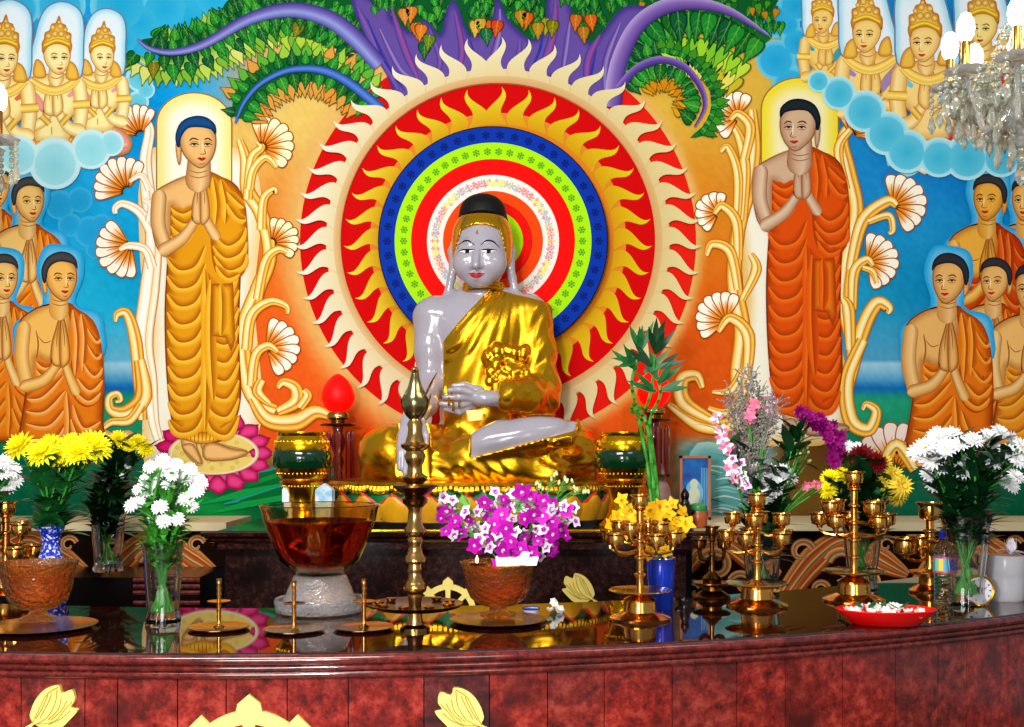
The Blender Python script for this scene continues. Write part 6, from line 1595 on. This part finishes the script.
# white chrysanthemums, right vase
pts = [(925, 447), (938, 436), (952, 434), (945, 448), (932, 458), (960, 444), (974, 440), (988, 436), (1000, 432), (1012, 440), (1022, 446), (1008, 452), (994, 448), (980, 452), (966, 456), (952, 458), (940, 468), (962, 470), (978, 466), (992, 462), (1006, 466), (1018, 460), (930, 474), (1016, 476), (1000, 478), (918, 452), (936, 484), (968, 480), (1026, 452), (1010, 484)]
vase_group(V_R, pts, 'white_chrysanthemum', 'spray of white chrysanthemums in the tall vase behind the water bottle', 'white chrysanthemums in the right vase', P_WHT, 'bloom', 11.5, .08, 2, 30, .1, .032, M_DLEAF, sr=.0044)
# yellow chrysanthemums in the porcelain vase
b0 = V_PORC[0]
for k, (px, py, r) in enumerate([(20, 446, 16), (42, 453, 15), (61, 456, 15), (78, 452, 15), (93, 446, 18), (50, 445, 13), (72, 443, 12)]):
    Y = b0.y+[0, -.05, .02, -.05, 0, .08, .09][k]; p = at(px, py, Y); R = r*1.12*Y/F_PX
    stem_flower('yellow_chrysanthemum', 'large yellow chrysanthemum in the blue and white porcelain vase', 'yellow chrysanthemums in the porcelain vase', b0+Vector((.008*cos(k), .008*sin(k), -.06)), p-Vector((0, 0, R*.2)), [(P_YEL, 'bloom', p, ((px-58)*.012, -.8, .9), R)], b0+Vector((.012*cos(k*2), .012*sin(k*2), .02)), 14, .1, .05, .004, M_LEAF, .3, .9)
# small yellow chrysanthemums with dark foliage in the plain vase
pts = [(105, 440), (118, 439), (130, 446), (146, 449), (122, 450), (112, 448), (138, 442)]
vase_group(V_YL, pts, 'yellow_chrysanthemum', 'small yellow chrysanthemum among dark foliage in the plain left vase', 'yellow chrysanthemums in the plain left vase', P_YEL, 'bloom', 10.5, .06, 1, 22, .13, .045, M_DLEAF)
pts = [(112, 470), (122, 476), (116, 486), (104, 480), (128, 466), (108, 492)]
vase_group(V_YL, pts, 'pink_filler_flower', 'tiny pale pink filler flower among dark foliage in the plain left vase', 'pink filler flowers in the plain left vase', P_WHT, 'bloom', 3.4, .05, 3, 14, .11, .04, M_DLEAF)
# white flowers entering at the left edge
V_LE = glass_vase(-22, 596, 520, 15, 19, 'glass vase mostly outside the left edge')
pts = [(4, 462), (12, 470), (2, 474), (14, 480), (6, 486), (-8, 466), (-14, 478), (-26, 462), (-36, 474)]
vase_group(V_LE, pts, 'white_chrysanthemum', 'white chrysanthemum entering at the left edge of the picture', 'white chrysanthemums at the left edge', P_WHT, 'bloom', 9.5, .06, 1, 8, .08, .035)
for k, (px, py) in enumerate([(30, 524), (72, 487), (78, 492), (52, 490)]):
    pass
# mixed chrysanthemums behind the tall cup stand
vase_group(V_MX, [(848, 462), (862, 456), (876, 462), (860, 470), (846, 472)], 'dark_red_chrysanthemum', 'dark red chrysanthemum behind the tall cup stand', 'dark red chrysanthemums', P_RED, 'bloom', 14, .04, 1, 16, .11, .045, M_DLEAF)
vase_group(V_MX, [(830, 478), (838, 486), (828, 490), (842, 474)], 'yellow_chrysanthemum', 'bright yellow chrysanthemum left of the dark red ones behind the cup stand', 'bright yellow chrysanthemums beside the dark red ones', P_YEL, 'bloom', 12, .05, 1, 16, .1, .04, M_DLEAF)
vase_group(V_MX, [(884, 462), (894, 474), (902, 486), (888, 482), (898, 496), (882, 474)], 'pale_yellow_chrysanthemum', 'drooping pale yellow chrysanthemum right of the dark red ones', 'pale yellow chrysanthemums beside the dark red ones', P_PYL, 'bloom', 14, .05, 1, 8, .08, .03, M_DLEAF, -.9, .2)
vase_group(V_MX, [(848, 446), (858, 447)], 'white_chrysanthemum', 'little white chrysanthemum peeping above the dark red ones', 'white chrysanthemums above the dark red ones', P_WHT, 'bloom', 7, .02, 1, 2, .06, .02, M_DLEAF)
# pink and white bouquet
vase_group(V_PK, [(758, 470), (770, 472), (784, 472), (764, 480), (778, 482), (790, 476), (760, 490), (774, 490), (766, 497)], 'white_chrysanthemum', 'white chrysanthemum low in the pink and white bouquet', 'white chrysanthemums in the pink and white bouquet', P_WHT, 'bloom', 9.5, .05, 1, 14, .09, .035, M_DLEAF)
def spike(V, k, path_px, n, me, nm, r, name, label, group, leaves=10, jit=4, r1=None, L=.11, W=.03, dY=0.):
    b, mth = inside(V, k); Y = V[0].y+dY
    Q = spline(path_px, 8); bl = []
    for i in range(n):
        t = (i+.3)/n; p = Q[min(int(t*(len(Q)-1)), len(Q)-1)]
        pos = at(p[0]+rf.uniform(-jit, jit), p[1]+rf.uniform(-jit, jit)*.6, Y+rf.uniform(-.03, .03)); rr = (r+((r1 or r)-r)*t)*Y/F_PX
        bl.append((me, nm, pos, (rf.uniform(-.6, .6)+(p[0]-760)*.004, -1., rf.uniform(-.2, .7)), rr*rf.uniform(.85, 1.15)))
    return stem_flower(name, label, group, b, at(Q[-1][0], Q[-1][1], Y), bl, mth, leaves, L, W, .0035, M_DLEAF, .25, .92)
spike(V_PK, 0, [(738, 482), (730, 462), (722, 440), (718, 416)], 9, P_GLP, 'floret', 9, 'gladiolus', 'pink and white gladiolus spike on the left of the bouquet', None, dY=-.03)
spike(V_PK, 1, [(746, 486), (740, 470), (734, 456)], 6, P_ORW, 'floret', 7, 'gladiolus', 'mostly white drooping flower spike low left in the bouquet', None, dY=-.05)
spike(V_PK, 2, [(752, 420), (754, 410), (752, 402)], 5, P_PKB, 'floret', 8, 'gladiolus', 'deep pink gladiolus tip at the top of the bouquet', None, dY=.03)
spike(V_PK, 3, [(770, 418), (768, 408), (764, 402)], 4, P_GLP, 'floret', 8, 'gladiolus', 'rosy gladiolus tip right of the deep pink one', None, dY=.05)
spike(V_PK, 4, [(838, 450), (832, 436), (820, 424), (800, 414)], 40, P_PUR, 'floret', 7.5, 'purple_celosia', 'magenta plume arching to the right above the red chrysanthemums', None, 40, 6, dY=.05)
spike(V_PK, 5, [(834, 462), (838, 450), (830, 432), (812, 418)], 26, P_PUR, 'floret', 7, 'purple_celosia', 'second magenta plume, just below the arching one', None, 40, 7, dY=.08)
spike(V_PK, 6, [(806, 486), (814, 484), (822, 488)], 6, P_PKB, 'floret', 6, 'pink_bud_spray', 'spray of rosy buds low between the bouquets', None, 6, 4)
spike(V_PK, 9, [(800, 470), (806, 450), (802, 436)], 6, P_BUDM, 'bud', 4, 'bud_spray', 'leafy green bud spray in the middle of the bouquet', None, 16, 8, L=.09, W=.035, dY=.04)
for k, (x0, y0) in enumerate([(742, 366), (752, 372), (730, 388), (760, 386), (770, 402), (746, 392), (778, 398), (736, 410), (764, 414), (750, 420), (774, 420)]):
    b, mth = inside(V_PK, k+7); Y = V_PK[0].y+rf.uniform(-.02, .08); tip = at(x0, y0, Y)
    o = empty('statice_twig', b, 'fine greyish lilac twig in the pink and white bouquet', 'flower', 'grey twigs in the pink and white bouquet')
    path = spline([b, mth, at(748+(x0-748)*.5, 450, Y), tip], 6); mb = MB(); mb.tube([Vector(p)-b for p in path], [.0024]*len(path), 5)
    mb2 = MB()
    for j in range(95):
        t = rf.uniform(.45, 1.); i = min(int(t*(len(path)-1)), len(path)-2); p = Vector(path[i])
        d = Vector((rf.uniform(-1, 1), rf.uniform(-.6, .6), rf.uniform(.1, 1.2))).normalized()*rf.uniform(.02, .055)
        mb.tube([p-b, p+d-b], .0009, 4, cap=False)
        for q in (.6, .8, 1.): mb2.ball(p+d*q-b+Vector((rf.uniform(-.004, .004), 0, rf.uniform(-.004, .004))), rf.uniform(.002, .0036), 5, 3)
    mb.build('stem', M_STAT, o); mb2.build('tiny_florets', M_STAT, o)

# purple orchids in the amber bowl
YB = K(620)
ct = at(512, 562, YB)
sprays = [[(452, 500), (446, 512), (456, 522), (466, 512)], [(462, 534), (454, 528), (470, 526), (478, 536), (474, 545)], [(484, 502), (478, 512), (490, 514), (494, 524), (486, 528)], [(500, 498), (508, 506), (502, 514), (512, 518), (506, 528)], [(522, 492), (530, 498), (526, 508), (534, 514), (524, 520)], [(544, 500), (550, 510), (542, 516), (552, 522), (560, 512)], [(566, 520), (560, 530), (552, 534), (544, 530), (566, 510)], [(536, 536), (530, 544), (542, 542), (552, 545), (524, 538)], [(496, 540), (490, 548), (502, 550), (510, 542), (482, 545)], [(516, 532), (520, 548), (510, 555), (500, 558), (532, 552)]]
for k, g in enumerate(sprays):
    bl = []
    for j, (px, py) in enumerate(g):
        p = at(px, py, YB+rf.uniform(-.09, .03)); w_ = (k+j) % 3 == 0
        bl.append((P_ORW if w_ else P_ORC, 'blossom', p, (rf.uniform(-.9, .9)+(px-508)*.006, -1, rf.uniform(-.7, .8)), (8. if w_ else 10.5)*YB/F_PX*rf.uniform(.85, 1.1)))
    for j in range(5):
        px, py = g[j % len(g)]; q = rf.uniform(0, 6); bl.append((P_ORC if j % 2 else P_ORW, 'blossom', at(px+9*cos(q), py+7*sin(q), YB+rf.uniform(-.06, .06)), (rf.uniform(-1, 1), -1, rf.uniform(-.8, .8)), 7.5*YB/F_PX))
    for j in range(3):
        px, py = g[j]; bl.append((P_BUDM, 'bud', at(px+rf.uniform(-9, 9), py-rf.uniform(6, 12), YB), (rf.uniform(-.5, .5), -.3, 1), 3.4*YB/F_PX))
    stem_flower('purple_orchid', 'purple and white orchid spray massed above the amber bowl', 'purple orchids above the amber bowl', ct+Vector((.03*cos(k), .03*sin(k), -.03)), bl[0][2], bl, None, 2, .05, .03, .002, M_LGREEN)
for k, (px, py) in enumerate([(556, 476), (572, 482), (540, 484), (582, 490), (446, 506)]):
    p = at(px, py, YB+.02); bl = [(P_BUDM, 'bud', p+Vector((rf.uniform(-.02, .02), 0, rf.uniform(-.02, .01))), (rf.uniform(-.5, .5), -.2, 1), .011) for j in range(5)]
    stem_flower('green_filler_sprig', 'pale green sprig rising from the purple orchids', 'green sprigs among the purple orchids', ct+Vector((.03*cos(k), .03*sin(k), -.02)), p, bl, None, 6, .03, .016, .0016, M_LGREEN, .6, 1.)
o = empty('paper_wrap', at(516, 563, YB-.06), 'white paper wrapping at the foot of the purple orchids', 'paper')
mb = MB(); s = YB/F_PX; mb.prism([(-19*s, -3*s), (20*s, -2*s), (22*s, 6*s), (8*s, 5*s), (6*s, 9*s), (0, 5*s), (-20*s, 6*s)], -.012, .03); mb.build('paper_fold', M_FW, o, smooth=False)
mb = MB(); mb.petal((4*s, -.02, 5*s), (.8, -.2, .5), (0, -1, .2), 14*s, 8*s, .3, 5); mb.build('paper_corner', mat('pale_blue_paper', (200, 222, 236), .5), o)
# yellow orchids in the blue tumbler
sprays = [[(628, 510), (618, 516), (626, 522), (636, 518), (622, 500)], [(648, 508), (656, 516), (646, 522), (660, 506)], [(672, 504), (682, 512), (676, 522), (668, 514), (686, 524)], [(662, 530), (672, 532), (654, 534), (680, 534)], [(658, 546), (650, 552), (664, 552), (656, 540)], [(612, 524), (618, 530), (628, 532), (640, 528)]]
bt, br = V_BT
for k, g in enumerate(sprays):
    bl = [(P_ORY, 'blossom', at(px, py, bt.y+rf.uniform(-.08, .06)), (rf.uniform(-.5, .5)+(px-650)*.01, -1, rf.uniform(-.2, .6)), 9.5*bt.y/F_PX*rf.uniform(.85, 1.15)) for px, py in g]
    stem_flower('yellow_orchid', 'yellow orchid spray in the blue tumbler', 'yellow orchids in the blue tumbler', bt+Vector((br*.5*cos(k*1.1), br*.5*sin(k*1.1), -.06)), bl[0][2], bl, None, 2, .04, .02, .002, M_LGREEN)
# lucky bamboo
Yb = 4.36; zb = ZR+.002
pb = at(655, 527, Yb); s = Yb/F_PX
V_LB = glass_vase(655, 527, 500, 11, 12, 'small glass vase of tall green stalks on the plinth, right of the statue', Y=Yb); 
for k, (pts, lv) in enumerate([([(653, 522), (648, 470), (640, 425), (634, 398), (632, 380), (640, 350)], [(640, 350, -2.0), (640, 352, -1.5), (637, 370, -2.5), (644, 372, -.7), (640, 360, 2.8)]), ([(657, 522), (653, 480), (648, 430), (640, 412), (632, 412), (634, 404), (645, 408), (652, 385), (655, 352)], [(655, 352, -1.9), (655, 354, -1.2), (652, 366, -2.6), (658, 368, -.6), (655, 345, -1.55)]), ([(660, 522), (657, 485), (652, 445), (650, 420), (660, 396), (658, 380)], [(658, 380, -2.2), (658, 384, -1.0), (656, 392, -2.8), (661, 390, -.4)])]):
    path = [at(x, y, Yb+.012*math.sin(i*2+k)) for i, (x, y) in enumerate(spline(pts, 6))]
    o = empty('bamboo_stalk', path[0], ['slender curled green bamboo stalk, leftmost of the three before the red lamp', 'looped green bamboo stalk with the tallest leaves before the red lamp', 'shortest green bamboo stalk crossing the red egg lamp'][k], 'bamboo', 'green bamboo stalks')
    mb = MB(); R = [.0085*(1-.45*i/len(path))*(1.18 if i % 5 == 0 else 1) for i in range(len(path))]; mb.tube([p-path[0] for p in path], R, 8); mb.build('stalk', M_GREEN, o)
    for (x, y, a) in lv:
        for dd in (0, .35):
            mb = MB(); mb.petal(at(x, y, Yb)-path[0], (cos(a+dd), rf.uniform(-.5, .3), -sin(a+dd)), (0, -1, .3), 32*s*rf.uniform(.8, 1.1), 5.5*s, .1, 7, cup=.15); mb.build('leaf', M_LEAF if k != 1 else M_DLEAF, o)
# ================================================================== light, camera, view
def area(name, loc, target, sx, sy, power, col=(1, 1, 1)):
    d = bpy.data.lights.new(name, 'AREA'); d.shape = 'RECTANGLE'; d.size = sx; d.size_y = sy; d.energy = power; d.color = col
    o = bpy.data.objects.new(name, d); COL.objects.link(o); o.location = loc
    o.rotation_euler = (Vector(target)-Vector(loc)).to_track_quat('-Z', 'Y').to_euler(); return o
area('ceiling_lamp', (-1.0, 1.2, 3.6), (-.4, 4.6, 1.4), 1.6, .8, 108, (1, .97, .92))
area('ceiling_lamp', (1.6, 1.6, 3.6), (.6, 4.8, 1.4), 1.2, .6, 14, (1, .97, .92))
area('camera_flash', (-.55, .1, 1.75), (-.2, 5, 1.5), .2, .14, 60, (1, .98, .95))
area('added_reflection_light', (-1.3, -2.2, 1.7), (-.3, 4.5, 1.4), .9, 2.0, 85, (.96, .98, 1))  # added tall light behind the camera, gives brass and gold bright reflections
area('added_reflection_light', (1.2, -2.4, 1.7), (.1, 4.5, 1.4), .8, 2.0, 22, (.96, .98, 1))  # weaker added light on the right, same purpose, no doorway modelled
w = bpy.data.worlds.new('room_light'); w.use_nodes = True; SC.world = w
w.node_tree.nodes['Background'].inputs[0].default_value = (.9, .93, 1, 1)
w.node_tree.nodes['Background'].inputs[1].default_value = .34
cam = bpy.data.cameras.new('camera'); co = bpy.data.objects.new('camera', cam); COL.objects.link(co)
co.location = (0, 0, EYE); co.rotation_euler = (PI/2, 0, 0)
cam.sensor_width = 36; cam.lens = F_PX/1024*36
cam.shift_y = (PY0-363.5)/1024; cam.clip_start = .05
SC.camera = co
SC.view_settings.view_transform = 'Standard'; SC.view_settings.look = 'None'; SC.view_settings.gamma = 1; SC.view_settings.use_curve_mapping = False
SC.view_settings.exposure = 0
